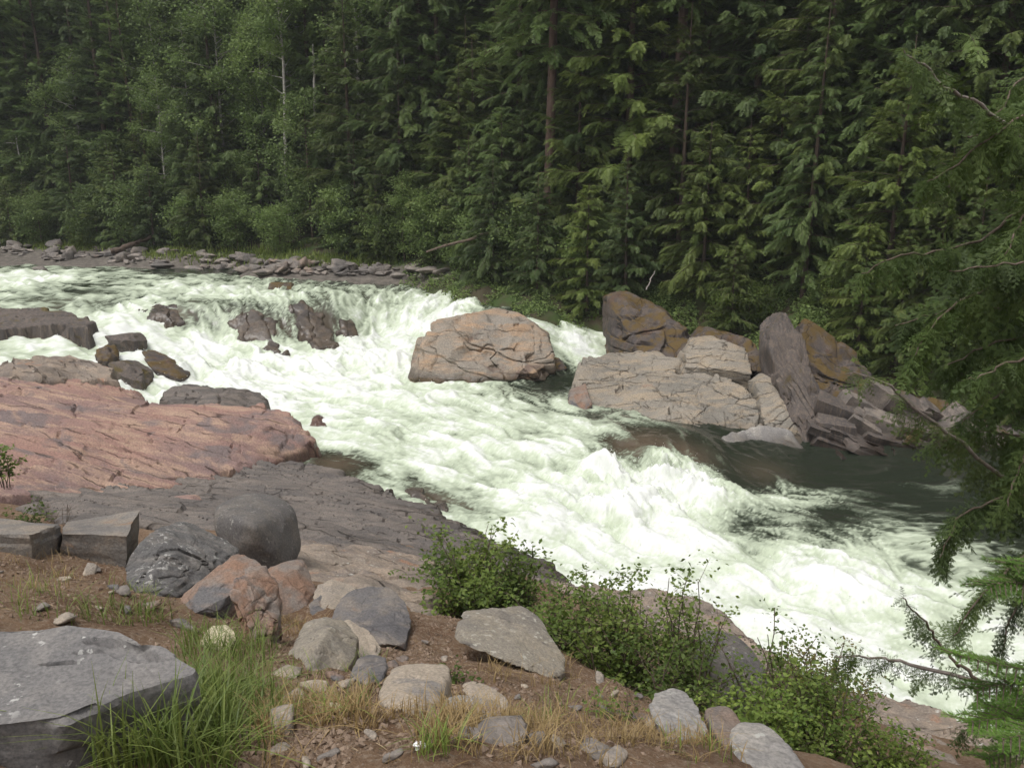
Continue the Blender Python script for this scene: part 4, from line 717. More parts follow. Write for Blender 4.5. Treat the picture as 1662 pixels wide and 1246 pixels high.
# named trees one can point to
H = [  # kind, pixel column, metres behind the shore, scale, label, category, bark, leaf
 (PINE[0],30,3,.95,'tall conifer at far left with bare reddish trunk','redbark','conifer'),
 (FIR[0],215,5,1.15,'tall dark fir left of the pale leafy trees','bark','conifer'),
 (FIR[2],150,7,1.2,'broad dark hemlock behind the gravel bar at left','bark','conifer'),
 (FIR[1],95,9,1.15,'slim dark fir right of the bare reddish trunk','bark','conifer'),
 (BRO[0],300,2.5,.82,'pale green leafy tree with thin white stems near the gravel bar','birch','broad'),
 (BRO[1],345,5,.85,'leafy birch right behind the pale green leafy tree','birch','broad'),
 (BRO[0],455,6,1.05,'bright leafy tree in the middle of the left forest','birch','broad'),
 (BRO[1],395,8,1.1,'tall leafy birch between two pale trees at left','birch','broad'),
 (BRO[2],520,3,1.1,'grey green alder bush tree above the far bank stones','bark','broad'),
 (CED[0],585,2.5,.98,'cone shaped yellow green cedar at end of the gravel bar','bark','cedar'),
 (CED[1],660,2,.95,'smaller cedar right of the cone shaped cedar','bark','cedar'),
 (BRO[1],600,6,1.25,'tall pale birch behind the cone shaped cedar','birch','broad'),
 (PINE[0],884,1.6,1.1,'tall pine with straight reddish bare trunk behind the boulder','redbark','conifer'),
 (PINE[0],1075,4,1.1,'dark trunked pine upper right of centre','redbark','conifer'),
 (PINE[0],1112,5.5,1.05,'second dark trunked pine just right of the first','redbark','conifer'),
 (CED[0],1005,3.5,1.25,'large bright cedar above the dark mossy cliff','bark','cedar'),
 (CED[1],930,2,1.0,'drooping cedar beside the huge boulder','bark','cedar'),
 (CED[2],1130,1.2,.9,'low cedar above the white lichened block','bark','cedar'),
 (CED[1],1090,2.5,1.0,'mid size cedar growing on the mossy cliff top','bark','cedar'),
 (FIR[2],1290,1.5,.62,'hemlock with bare lower trunk standing on the buttress','bark','conifer'),
 (CED[0],1200,5,1.1,'dark spreading cedar behind the buttress','bark','conifer'),
 (CED[1],1420,1.0,.9,'bright low cedar overhanging the angular block pile','bark','cedar'),
 (CED[2],1500,.8,.9,'small bright cedar on the bank right of the block pile','bark','cedar'),
 (CED[0],1560,4,1.1,'tall cedar behind the near cedar branches','bark','cedar'),
 (CED[2],800,-.6,.75,'low cedar overhanging the dark bank left of the huge boulder','bark','conifer'),(CED[2],870,-.8,.7,'low dark cedar directly behind the huge boulder','bark','conifer'),(CED[2],950,-.8,.75,'low cedar leaning over the side chute','bark','cedar'),(CED[2],1385,-.6,.6,'small cedar filling the gap right of the buttress','bark','cedar'),(CED[2],1450,-.4,.62,'small cedar above the angular block pile','bark','cedar'),(CED[2],1180,-.3,.5,'small cedar on the low mossy cliff','bark','cedar'),
 (BRO[2],560,1.2,.5,'low grey green bush at end of the gravel bar','bark','broad')]
for pr, px, off, s, lab, bk, lf in H:
    x, y = at_shore(px, off); put_tree('leafy_tree' if pr in BRO else 'conifer_tree', pr, x, y, s, lab, 'tree', None, (bk, lf))
taken = [at_shore(h[1], h[2]) for h in H]
for row, (off, sp) in enumerate([(.7,26),(2.6,27),(4.6,34),(7.2,38),(11,48),(15,54),(20,56),(26,60),(33,64),(41,70)]):
    px = -260.0
    while px < 1900:
        x, y = at_shore(px + random.uniform(-14, 14), off + random.uniform(-1, 1)); Yf = y / 45
        if not any(math.hypot(x - a, y - b) < 1.6 for a, b in taken) and not (row == 0 and px < 560 and random.random() < .6):
            left = px < 720; r = random.random(); big = random.uniform(.85, 1.25)
            if row < 2: pr, mt, s = (random.choice(CED[1:] + [BRO[2]]) if left else random.choice(CED[1:])), None, random.uniform(.42, .7) if row == 0 else random.uniform(.6, 1.0)
            elif left and 240 < px < 690: pr = random.choice(BRO[:2] + BRO[:2] + CED[:1] + FIR[:2]); s = big
            elif left: pr = random.choice(FIR + FIR + BRO[:1]); s = big
            else: pr = random.choice(FIR + CED[:2] + CED[:1]); s = big
            if row >= 4 and pr not in PINE: s *= 1.25
            isb = pr in BRO; mt = ('birch' if isb and pr is not BRO[2] else 'bark', 'broad' if isb else ('cedar' if pr in CED and random.random() < .6 else 'conifer'))
            SEC = [(60, 'by the bare reddish trunk'), (240, 'left of the pale leafy tree'), (420, 'around the pale leafy tree'), (560, 'above the gravel bar stones'), (720, 'around the cone shaped cedar'), (860, 'above the leaning log'), (980, 'beside the straight reddish pine'), (1120, 'above the dark mossy cliff'), (1260, 'above the low mossy cliff'), (1420, 'above the buttress'), (9999, 'behind the near cedar')]
            depth = ['low at the front', 'in the front row', 'in the second row', 'in the third row', 'in the fourth row', 'in the fifth row'][min(row, 5)] if row < 6 else 'deep in the forest'
            lab = ('leafy tree ' if isb else ('yellow green cedar ' if mt[1] == 'cedar' else 'dark conifer ')) + depth + ' ' + next(t_ for lim, t_ in SEC if px < lim)
            put_tree('leafy_tree' if isb else 'conifer_tree', pr, x, y, s, lab, 'tree', 'forest trees of the ' + ('upstream bank' if left else 'steep right bank'), mt)
        px += sp * random.uniform(.75, 1.3) * (50 / y) ** .6
# undergrowth along the forest edge
for px, off, s, k, lab in [(20,.2,1.0,0,'rounded dark bush at far left edge of the gravel bar'),(95,.3,1.0,1,'green bush behind the largest gravel bar stone'),(165,0,.75,0,'bright green bush above the driftwood log'),(190,.8,1.1,1,'tall bush left of the driftwood log'),(262,.4,1.3,1,'rounded grey green bush right of the driftwood log'),(330,.6,1.1,0,'dark bush under the pale leafy tree'),(400,.5,1.0,1,'bush behind the grassy strip'),(470,.4,1.0,0,'bush at right end of the grassy strip'),
    (575,.3,1.1,1,'pale grey green bush by the last gravel bar stones'),(640,.4,1.0,0,'bush right of the cone shaped cedar foot'),(715,.6,1.0,1,'dark bush at river bend under the leaning log'),(770,.5,1.0,0,'dark bush right below the leaning log'),(845,.6,1.1,1,'dark bush behind the huge boulder'),(900,.4,1.0,0,'leafy bush above the side chute'),(960,.6,1.0,1,'leafy bush left of the mossy cliff'),(1175,.2,.62,0,'rich green leafy bush on the low mossy cliff'),(1210,.4,.6,1,'yellow green bush left of the buttress top'),(1350,.6,.6,0,'green bush right of the buttress top'),(1460,.4,.6,1,'green bush over the right block pile'),(1590,.5,.7,0,'green bush on right bank behind hanging cedar')]:
    x, y = at_shore(px, off); put_tree('bush', BUSH[k], x, y, s, lab, 'bush', None, ('twig', 'shrub' if px > 1100 or px == 165 else 'broad'), parts=('stems', 'foliage'))
def cover(name, boxes, n, leaf, mat, label, seed, hgt=.35):
    rg = np.random.default_rng(seed); P = []; 
    for x0, y0, x1, y1, s_ in boxes:
        m = int(n * s_); C = np.stack([rg.uniform(x0, x1, m), rg.uniform(y0, y1, m)], -1); P.append(C)
    C = np.concatenate(P); nz = fbm2(C[:, 0] * .9, C[:, 1] * .9, seed, 3); C = C[nz > -.15]; nz = nz[nz > -.15]; zz = ground_z(C[:, 0], C[:, 1]) + np.abs(rg.normal(0, 1, len(C))) * hgt * (.3 + np.clip(nz, 0, 1)); m = len(C)
    D = rg.normal(0, 1, (m, 3)); D[:, 2] *= .5; mb = MB(); mb.inst(LEAF[0], LEAF[1], frames(D, roll=rg.normal(0, .6, m)) * (leaf * rg.uniform(.6, 1.4, m))[:, None, None], np.concatenate([C, zz[:, None]], 1), np.clip(.5 + .6 * nz + rg.normal(0, .2, m), 0, 1))
    return tag(link(name, mb.mesh(name, False), M[mat]), label, 'undergrowth', kind='stuff')
cover('undergrowth', [(0, 34, 8, 42, .3), (5, 30, 12, 37, .35), (9, 26, 18, 33, .35), (-6, 39, 3, 46, .35), (13, 22, 20, 28, .15)], 52000, .12, 'broad', 'low leafy undergrowth covering the slope behind the right bank rocks', 150)
# bare white trunks and fallen timber
def pole(name, pts, r0, r1, mat, label, cat, br=0, seed=0, group=None):
    mb = MB(); P = np.array([Wy(*p) for p in pts]); t0 = np.linspace(0, 1, 14); Q = np.stack([np.interp(t0, np.linspace(0, 1, len(P)), P[:, i]) for i in range(3)], -1)
    rg = np.random.default_rng(seed); Q[1:-1] += rg.normal(0, .12 * r0 + .01, (12, 3)); mb.tube(Q, np.linspace(r0, r1, 14), 7)
    loc = Q[0].copy(); e = link(name, mb.mesh(name, off=loc), M[mat], None, loc); tag(e, label, cat, group)
    for k in range(br):
        i = rg.integers(3, 13); d = rg.normal(0, 1, 3); d[2] = abs(d[2]) * .4; d /= np.linalg.norm(d); l = rg.uniform(.3, 1.2); b = MB()
        b.tube(np.stack([Q[i] - loc, Q[i] - loc + d * l * .5, Q[i] - loc + d * l + np.array([0, 0, -.1 * l])]), [r1 * .5 + .006, r1 * .4, .004], 4); link('branch', b.mesh('branch'), M[mat], e)
    return e
for i, (pts, lab) in enumerate([([(672,262,50),(660,215,50),(656,120,50),(654,60,50)],'leaning white birch trunk below centre top with lower end dark'),([(642,130,51),(636,90,51),(633,30,51),(630,-60,51)],'bright white birch trunk at the top left of centre'),([(590,120,53),(588,60,53),(585,-60,53)],'thin white birch trunk left of the brightest one'),([(674,150,54),(672,60,54),(671,-40,54)],'faint thin white trunk right of the brightest one'),
    ([(510,135,52),(509,100,52),(508,72,52)],'short broken white snag in the left forest'),([(352,310,51),(340,270,51),(336,225,51)],'thin pale stem under the pale leafy tree'),([(34,272,55),(28,235,55),(25,220,55)],'short pale dead stem at far left'),([(438,300,51),(433,250,51),(430,200,51)],'thin grey stem in front of the middle leafy tree')]):
    pts = [(a, b, c + (0.0 if i < 2 else 3.0 if i < 5 else 8.0)) for a, b, c in pts]; x0 = Wy(*pts[0]); base = (pts[0][0] + 4, to_px(x0[0], pts[0][2], gz(x0[0], pts[0][2]))[1], pts[0][2])
    pole('white_trunk', [base] + pts, .10 if i < 5 else .055, .04, 'birch', lab, 'trunk', 3, 200 + i)
pole('leaning_log', [(884,350,41.5),(800,378,42),(745,392,42.3),(692,409,42.6)], .11, .05, 'twig', 'fallen grey log leaning out from forest over the river bend', 'log', 6, 210)
pole('driftwood_log', [(180,408,54.5),(215,397,55),(246,384,55.5)], .2, .14, 'bark', 'dark driftwood log lying on the gravel bar', 'log', 1, 211)
pole('dead_branch', [(1049,470,33.5),(1056,452,33.6),(1063,440,33.7)], .03, .015, 'dead', 'short white dead stick above the mossy cliff', 'branch', 0, 212)
# stones of the gravel bar
SH = []
for k in range(7):
    rg = np.random.default_rng(300 + k); P = rg.normal(size=(14, 3)) * np.array([.55, .45, .32]); V, F = hull_rock(P, 3, 12 if k % 2 else 20, .07, 1.5, 300 + k); SH.append(mesh_np('shore_stone', V - np.array([0, 0, V[:, 2].min() * .5]), F))
random.seed(9)
BIG = [(90,397,.85,'largest grey stone on top of the far gravel bar'),(108,418,.7,'pale wide stone near water on the gravel bar'),(112,400,.4,'small pale stone right of the largest gravel bar stone'),(556,433,.75,'upright pale boulder at right end of the gravel bar'),(265,430,.6,'dark rounded stone at the water edge of the gravel bar'),(318,436,.75,'broad brown stone at the water edge right of the dark rounded one'),(355,433,.5,'flat pale stone beside the broad brown stone'),(418,424,.5,'light grey stone below the grassy strip'),(70,440,.5,'dark stone standing alone in the upper river at left')]
for px, py, s, lab in BIG:
    p = ray_ground(px, py + 4) if py < 438 else Wz(px, py, 3.2); o = link('shore_stone', random.choice(SH), M['shore'], None, p); o.scale = (s, s, s * .85); o.rotation_euler = (0, 0, random.uniform(0, 6)); tag(o, lab, 'stone', None, 'thing')
for i in range(230):
    px = random.uniform(-60, 720); top = np.interp(px, [-60, 0, 250, 450, 700], [398, 398, 408, 422, 440]); bot = np.interp(px, [-60, 0, 250, 450, 700], [420, 420, 432, 446, 455])
    p = ray_ground(px, random.uniform(top, bot)); s = random.choice([.2, .26, .32, .38, .46, .62]) * random.uniform(.8, 1.3); p[2] += .04 * s
    o = link('shore_stone', random.choice(SH), M['shore'], None, p); o.scale = (s * random.uniform(.9, 1.4), s, s * random.uniform(.65, 1.0)); o.rotation_euler = (0, 0, random.uniform(0, 6)); tag(o, 'small grey brown stone of the far gravel bar ' + ('left of the driftwood log' if px < 180 else 'below the grassy strip' if px < 480 else 'at its right end'), 'stone', 'stones of the gravel bar', 'thing')
# grass strip above the bar
def grass(name, spots, hgt, mat, label, seed, wid=.006, lean=.5, cat='grass', seedheads=False):
    rg = np.random.default_rng(seed); mb = MB(); n = len(spots); h = hgt * rg.uniform(.45, 1.2, n); a = rg.uniform(0, 6.28, n); ln = np.abs(rg.normal(0, lean, n)) + .1
    seg = 5; ts = np.linspace(0, 1, seg); V = np.zeros((n, seg, 2, 3)); D = np.stack([np.cos(a), np.sin(a)], -1); S = np.stack([-np.sin(a), np.cos(a)], -1)
    for i, t in enumerate(ts):
        c = spots + np.concatenate([D * (h * ln * t ** 2)[:, None], (h * (t - .32 * ln * t ** 2.2))[:, None]], 1); w = wid * (1 - t ** 2) * rg.uniform(.6, 1.3, n) + .0004
        V[:, i, 0, :] = c; V[:, i, 1, :] = c; V[:, i, 0, :2] += S * w[:, None]; V[:, i, 1, :2] -= S * w[:, None]
    k = np.arange(n)[:, None] * seg * 2 + np.arange(seg - 1)[None] * 2; F = np.stack([k, k + 1, k + 3, k + 2], -1).reshape(-1, 4)
    mb.add(V.reshape(-1, 3), F, np.repeat(rg.random(n), seg * 2)); return tag(link(name, mb.mesh(name), M[mat]), label, cat, kind='stuff')
def scatter_px(n, boxes, seed):  # points on the ground inside pixel boxes (x0, y0, x1, y1, share)
    rg = np.random.default_rng(seed); out = []; tot = sum(b[4] for b in boxes)
    for x0, y0, x1, y1, s in boxes:
        m = int(n * s / tot)
        c0 = np.array([ray_ground(a, b) for a, b in ((x0, y0), (x1, y0), (x1, y1), (x0, y1))]); u, v = rg.random(m), rg.random(m)
        P = (c0[0] * (1 - u)[:, None] + c0[1] * u[:, None]) * (1 - v)[:, None] + (c0[3] * (1 - u)[:, None] + c0[2] * u[:, None]) * v[:, None]
        c = P[:, :2] + rg.normal(0, .04, (m, 2)) * (P[:, 1:2] / 5); out.append(np.concatenate([c, (ground_z(c[:, 0], c[:, 1]) - .01)[:, None]], 1))
    return np.concatenate(out)
def clumped(P, seed, keep=.5, f=2.2):
    return P[fbm2(P[:, 0] * f, P[:, 1] * f, seed, 3) > np.quantile(fbm2(P[:, 0] * f, P[:, 1] * f, seed, 3), 1 - keep)]
grass('bank_grass', scatter_px(4500, [(0,390,80,396,1),(60,396,230,402,1.5),(240,402,480,420,3),(470,418,640,432,1.5)], 5), .4, 'grass', 'strip of bright grass above the far gravel bar', 6, .03, .4)

# ------------------------------------------------------------------ near bank plants and small things
def shrub(name, px, py, Y, h, w, n, leaves, leaf, mat, label, seed, z=None, top=None, bare=.25, cat='shrub', dead=0):
    rg = np.random.default_rng(seed); b0 = Wy(px, py, Y)
    if z is None: b0[2] = gz(b0[0], b0[1])
    st = MB(); fb = MB(); P, rn, D = [], [], []; per = leaves // (n * 5)
    for i in range(n):
        a = rg.uniform(0, 6.28); r = w * .5 * math.sqrt(rg.random()); hh = h * rg.uniform(.35, 1.12) * (1 - .3 * (r / (w * .5)) ** 2); bx = rg.normal(0, w * .10, 2); ts = np.linspace(0, 1, 6)
        S = np.stack([bx[0] + r * math.cos(a) * ts ** 1.2, bx[1] + r * math.sin(a) * ts ** 1.2, -.08 + (hh + .08) * ts - .06 * h * ts ** 3], -1); S[1:] += rg.normal(0, .015 * h, (5, 3)); st.tube(S, np.linspace(.007, .002, 6) * (h + .4), 4); br = rg.random()
        for k in range(5):
            t = rg.uniform(bare, 1.0); c = np.array([np.interp(t, ts, S[:, j]) for j in range(3)]); d = rg.normal(0, 1, 3); d[2] = abs(d[2]) * .7; d /= np.linalg.norm(d); l = rg.uniform(.12, .30) * (.4 + .5 * w)
            st.tube(np.stack([c, c + d * l * .5, c + d * l]), [.0025, .002, .001], 3)
            if i < dead: continue
            m = per; tt = rg.uniform(.1, 1.1, m)[:, None]; P.append(c + d * l * tt + rg.normal(0, .022 + .022 * w, (m, 3))); rn.append(np.clip(.7 * br + .4 * rg.random(m) - .1, 0, 1))
    P = np.concatenate(P); rn = np.concatenate(rn); m = len(P); D = rg.normal(0, 1, (m, 3)); D[:, 2] *= .45
    fb.inst(LEAF[0], LEAF[1], frames(D, roll=rg.normal(0, .6, m)) * (leaf * rg.uniform(.6, 1.3, m))[:, None, None], P, rn)
    e = link(name, None, loc=b0); e.empty_display_size = .1; link('stems', st.mesh('stems'), M['twig'], e); link('foliage', fb.mesh('foliage', False), M[mat], e); return tag(e, label, cat)
shrub('shrub', 765, 1015, 7.8, .98, 1.25, 44, 5200, .052, 'shrub', 'tall leafy green shrub left of centre on the tan bedrock', 401, bare=.2)
shrub('shrub', 825, 1010, 7.6, .98, .8, 22, 2600, .05, 'shrub', 'upright green shrub reaching over the river behind tilted slab', 402, bare=.25)
shrub('shrub', 915, 1075, 6.6, .7, 1.15, 26, 3200, .048, 'shrub', 'low green shrub right behind the tilted slab', 403, bare=.1)
shrub('shrub', 1010, 1110, 6.2, 1.05, 1.15, 38, 4300, .045, 'shrub', 'dense green shrub in the middle of the bank edge', 404, bare=.12)
shrub('shrub', 1120, 1120, 5.9, 1.1, .85, 26, 2500, .04, 'shrub', 'shrub with sparse reaching twigs against the white water', 405, bare=.35, dead=5)
shrub('shrub', 1090, 1150, 5.4, .6, .95, 20, 2000, .038, 'shrub', 'dark lower shrub above the pale grey boulder', 406, bare=.05)
shrub('shrub', 1255, 1150, 5.6, 1.0, .85, 22, 2400, .038, 'shrub', 'shrub beside the big purplish boulder', 407, bare=.1)
shrub('shrub', 1330, 1215, 5.2, .85, 1.05, 32, 3800, .037, 'shrub', 'lower right shrub under the hanging cedar branch', 408, bare=.05)
shrub('shrub', 1240, 1190, 4.7, .5, .7, 20, 2600, .036, 'shrub', 'dark shrub over the rusty boulder', 409, bare=.05)
shrub('shrub', 1440, 1235, 5.0, .6, .85, 22, 3200, .036, 'shrub', 'shrub at the bottom edge right of the grey boulders', 410, bare=.05)
shrub('olive_sapling', 1330, 1110, 6.3, 1.05, 1.0, 24, 5000, .03, 'olive', 'yellowish olive sapling with flat top against the white water', 411, bare=.5, cat='sapling')
shrub('weed', 168, 838, 8.2, .22, .4, 9, 420, .04, 'shrub', 'small green weed behind the flat topped block', 412, cat='weed')
shrub('weed', 40, 822, 7.8, .34, .5, 10, 520, .045, 'shrub', 'green weed growing behind the leftmost angular block', 413, cat='weed')
shrub('weed', 8, 780, 7.6, .42, .3, 6, 260, .05, 'shrub', 'broad leaved weed cut off by the left edge', 414, z=1, cat='weed')
shrub('bare_shrub', 95, 850, 7.6, .55, .35, 7, 60, .02, 'shrub', 'leafless twiggy shrub in front of the red bedrock', 415, cat='shrub', dead=6)
shrub('weed', 742, 1108, ray_ground(742, 1108)[1], .06, .16, 6, 160, .03, 'shrub', 'tiny green weed beside the broad pale rock', 416, bare=0, cat='weed')
shrub('weed', 860, 985, 7.4, .6, .25, 6, 300, .03, 'shrub', 'thin weed with yellow green tips behind the tilted slab', 417, cat='weed')
shrub('weed', 1000, 1165, ray_ground(1000, 1165)[1], .12, .3, 7, 240, .03, 'shrub', 'small weed at the foot of the dense shrub', 418, bare=0, cat='weed')

# near cedar and young fir whose branches reach in from the right
def spray_template(n=11, m=6, seed=0, width=.34, droop=.25):
    rg = np.random.default_rng(seed); V, F = [], []
    def kite(p, d, l, w):
        d = d / np.linalg.norm(d); s = np.cross(d, [0, 0, 1.0]); s /= np.linalg.norm(s) + 1e-9; b = len(V); V.extend([p, p + d * l * .5 + s * w, p + d * l, p + d * l * .5 - s * w]); F.append([b, b + 1, b + 2, b + 3])
    for i in range(n):
        x = (i + .4) / n; p = np.array([x, 0, -droop * x * x])
        kite(p, np.array([1, 0, -2 * droop * x]), 1.3 / n, .012)
        sg = 1 if i % 2 else -1; L = width * (1 - .75 * x) * rg.uniform(.75, 1.2); a = R(48) + rg.normal(0, .1); d = np.array([math.cos(a), sg * math.sin(a), -.35 + rg.normal(0, .12)])
        for j in range(m):
            q = (j + .5) / m; pp = p + d * L * q
            for s2 in (1, -1):
                dd = np.array([math.cos(a * .5 + s2 * .5 * sg), math.sin((a * .5 + s2 * .5 * sg)) * sg, -.3]); kite(pp, dd, .15 * (1 - .5 * q), .013)
        kite(p, d, L * 1.1, .010)
    return np.array(V), np.array(F)
SPR = [spray_template(9, 4, k) for k in range(3)]
def hang(fb, path, rg, per_m, lmin, lmax, down=.9, start=0.0, side=.55):
    seg = np.linalg.norm(np.diff(path, axis=0), axis=1); cum = np.append(0, np.cumsum(seg)); n = max(3, int(cum[-1] * per_m)); s = cum[-1] * (start + (1 - start) * rg.random(n)); P = np.stack([np.interp(s, cum, path[:, i]) for i in range(3)], -1)
    T = np.stack([np.interp(s, cum, np.gradient(path[:, i], cum)) for i in range(3)], -1); T /= np.linalg.norm(T, axis=1)[:, None] + 1e-9
    D = T * .55 + rg.normal(0, side, (n, 3)) + np.array([0, 0, -down]) * rg.uniform(.3, 1.2, n)[:, None]; L = rg.uniform(lmin, lmax, n) * (1.15 - .5 * s / cum[-1]); k = rg.integers(0, 3, n)
    for q in range(3):
        mk = k == q
        if mk.any(): fb.inst(SPR[q][0], SPR[q][1], frames(D[mk], roll=rg.normal(0, .7, mk.sum())) * L[mk][:, None, None], P[mk], np.clip(.2 + .6 * rg.random(mk.sum()) * rg.random(), 0, 1))
def smooth_path(P, n=24):
    P = np.asarray(P, float); t = np.linspace(0, len(P) - 1, n); i = np.clip(np.floor(t).astype(int), 0, len(P) - 2); f = (t - i)[:, None]; p0 = P[np.maximum(i - 1, 0)]; p1 = P[i]; p2 = P[i + 1]; p3 = P[np.minimum(i + 2, len(P) - 1)]
    return .5 * ((2 * p1) + (-p0 + p2) * f + (2 * p0 - 5 * p1 + 4 * p2 - p3) * f ** 2 + (-p0 + 3 * p1 - 3 * p2 + p3) * f ** 3)
TX, TY = 4.75, 6.3; tz = gz(TX, TY)
ct = link('near_cedar', None, loc=(TX, TY, tz - .1)); tag(ct, 'dark drooping cedar whose branches hang in from the right edge', 'tree'); LOC = np.array([TX, TY, tz - .1])
mb = MB(); zz = np.linspace(0, 13 - tz, 10); mb.tube(np.stack([zz * 0, zz * 0, zz], -1), .17 * (1 - zz / 14), 10); link('trunk', mb.mesh('trunk'), M['bark'], ct)
BR_ = [ # pixel path from the trunk outwards with depth, sprays per metre, spray length, hanging
 ([(1800,330,6.3),(1700,255,6.0),(1662,226,5.9),(1600,178,5.7),(1540,145,5.5),(1500,105,5.4),(1470,86,5.3)], 26, .16, .42, .9, .16),
 ([(1800,235,6.4),(1662,222,6.2),(1600,218,6.1),(1565,222,6.0)], 16, .12, .30, 1.0, .2),
 ([(1800,300,6.5),(1662,340,6.4),(1590,390,6.2),(1500,410,6.0),(1450,415,5.9),(1400,445,5.8)], 34, .16, .42, .7, .1),
 ([(1800,420,6.1),(1700,440,5.9),(1600,470,5.7),(1520,520,5.6),(1480,580,5.5)], 44, .18, .45, .9, .05),
 ([(1800,520,6.6),(1700,540,6.5),(1600,560,6.4),(1530,600,6.3)], 44, .18, .45, .9, .05),
 ([(1800,640,6.2),(1700,620,6.0),(1620,640,5.9),(1560,690,5.8)], 38, .18, .45, 1.0, .05),
 ([(1800,860,6.3),(1662,793,5.9),(1600,752,5.7),(1500,672,5.5),(1440,625,5.4),(1385,603,5.3)], 24, .12, .34, 1.0, .15),
 ([(1800,830,6.0),(1700,800,5.8),(1620,810,5.6),(1560,840,5.5),(1525,905,5.4)], 44, .16, .42, 1.1, .05),
 ([(1800,900,5.7),(1700,890,5.4),(1640,920,5.2),(1590,970,5.1),(1550,1030,5.0)], 50, .12, .32, 1.0, .05),
 ([(1800,1010,5.9),(1700,960,5.6),(1650,980,5.5),(1625,1060,5.4)], 44, .12, .32, 1.1, .05),
 ([(1800,1150,5.3),(1662,1120,5.0),(1590,1105,4.9),(1480,1078,4.8),(1420,1068,4.75),(1350,1066,4.7)], 30, .10, .30, 1.3, .12),
 ([(1590,1105,4.9),(1545,1068,4.85),(1500,1010,4.8),(1465,968,4.75)], 30, .08, .22, 1.1, .15),
 ([(1800,120,6.7),(1700,110,6.5),(1640,150,6.3),(1590,260,6.1)], 30, .16, .42, 1.0, .1),
 ([(1800,240,6.0),(1700,300,5.8),(1650,370,5.6),(1620,450,5.5)], 40, .16, .42, .9, .05),
 ([(1800,700,5.6),(1720,700,5.4),(1662,740,5.3),(1630,830,5.2)], 44, .16, .42, 1.0, .05),
  ([(1800,380,5.9),(1720,400,5.6),(1640,430,5.4),(1540,440,5.3)], 44, .16, .40, .9, .05), ([(1800,580,5.7),(1720,570,5.5),(1640,590,5.3),(1570,620,5.2)], 44, .16, .40, 1.0, .05),
 ([(1800,480,6.8),(1680,500,6.7),(1560,500,6.6),(1450,530,6.5)], 44, .18, .45, .9, .05), ([(1800,160,6.2),(1720,160,6.0),(1640,200,5.8),(1560,260,5.7),(1500,300,5.6)], 40, .16, .42, .9, .1), ([(1800,760,6.6),(1700,720,6.4),(1600,700,6.2),(1520,720,6.1)], 36, .16, .40, 1.1, .05),
 ([(1800,1180,5.5),(1700,1140,5.3),(1620,1150,5.1),(1560,1190,5.0)], 44, .12, .34, 1.1, .05)]
for i, (pts, pm, l0, l1, dn, stt) in enumerate(BR_):
    rg = np.random.default_rng(500 + i); path = smooth_path([Wy(*p) for p in pts]) - LOC; path[2:] += rg.normal(0, .008, (22, 3))
    if i != 11: path[0] = np.array([0, 0, path[0][2]])
    b = MB(); b.tube(path, np.linspace(.022 if i in (0, 6, 10) else .014, .004, 24), 6); bo = link('branch', b.mesh('branch'), M['greytwig' if i in (0, 6, 10) else 'twig'], ct); fb = MB(); hang(fb, path, rg, pm * (1.9 if i not in (0, 6, 10) else 1.6), l0, l1, dn, max(stt, .3) if i != 11 else stt)
    link('foliage', fb.mesh('foliage', False), M['nearcedar'] if i not in (6,) else M['cedar'], bo)
def needle_branch(path, rg, bo_parent, mat):
    b = MB(); f = MB(); paths = [path]; n = len(path)
    for j in range(2, n - 1):
        for sg in (1, -1):
            T = path[min(j + 1, n - 1)] - path[j - 1]; T /= np.linalg.norm(T); S = np.cross(T, [0, 0, 1.0]); S /= np.linalg.norm(S); d = T * .75 + S * sg * .7 + np.array([0, 0, rg.normal(-.05, .12)]); l = rg.uniform(.10, .22) * (1.1 - .7 * j / n); t = np.linspace(0, 1, 6)[:, None]; paths.append(path[j] + d * l * t + np.array([0, 0, -.1 * l]) * t ** 2)
    for p in paths:
        b.tube(p, np.linspace(.004, .0015, len(p)), 4); L = np.linalg.norm(np.diff(p, axis=0), axis=1).sum(); m = int(L * 900); t = rg.random(m) * (len(p) - 1); i = np.minimum(t.astype(int), len(p) - 2); fr = (t - i)[:, None]; P = p[i] * (1 - fr) + p[i + 1] * fr; T = p[i + 1] - p[i]; T /= np.linalg.norm(T, axis=1)[:, None]; S = np.cross(T, [0, 0, 1.0]); S /= np.linalg.norm(S, axis=1)[:, None]
        D = T * .7 + S * rg.choice([-1, 1], m)[:, None] * rg.uniform(.4, 1, m)[:, None] + np.array([0, 0, 1.0]) * rg.normal(.12, .3, m)[:, None]; nv = np.array([[0, 0, 0], [.5, .075, 0], [1, 0, 0], [.5, -.075, 0]], float); f.inst(nv, LEAF[1], frames(D) * (.024 * rg.uniform(.7, 1.2, m))[:, None, None], P, rg.random(m))
    o = link('branch', b.mesh('branch'), M['twig'], bo_parent); link('needles', f.mesh('needles', False), M[mat], o)
fx, fy = 2.35, 3.1; fz = gz(fx, fy); ft = link('young_fir', None, loc=(fx, fy, fz - .05)); tag(ft, 'young fir with bright green needles in the bottom right corner', 'tree'); LF = np.array([fx, fy, fz - .05])
mb = MB(); zz = np.linspace(0, 7.4 - fz, 8); mb.tube(np.stack([zz * 0, zz * 0, zz], -1), .035 * (1 - zz / (8.2 - fz)) + .004, 7); link('trunk', mb.mesh('trunk'), M['bark'], ft)
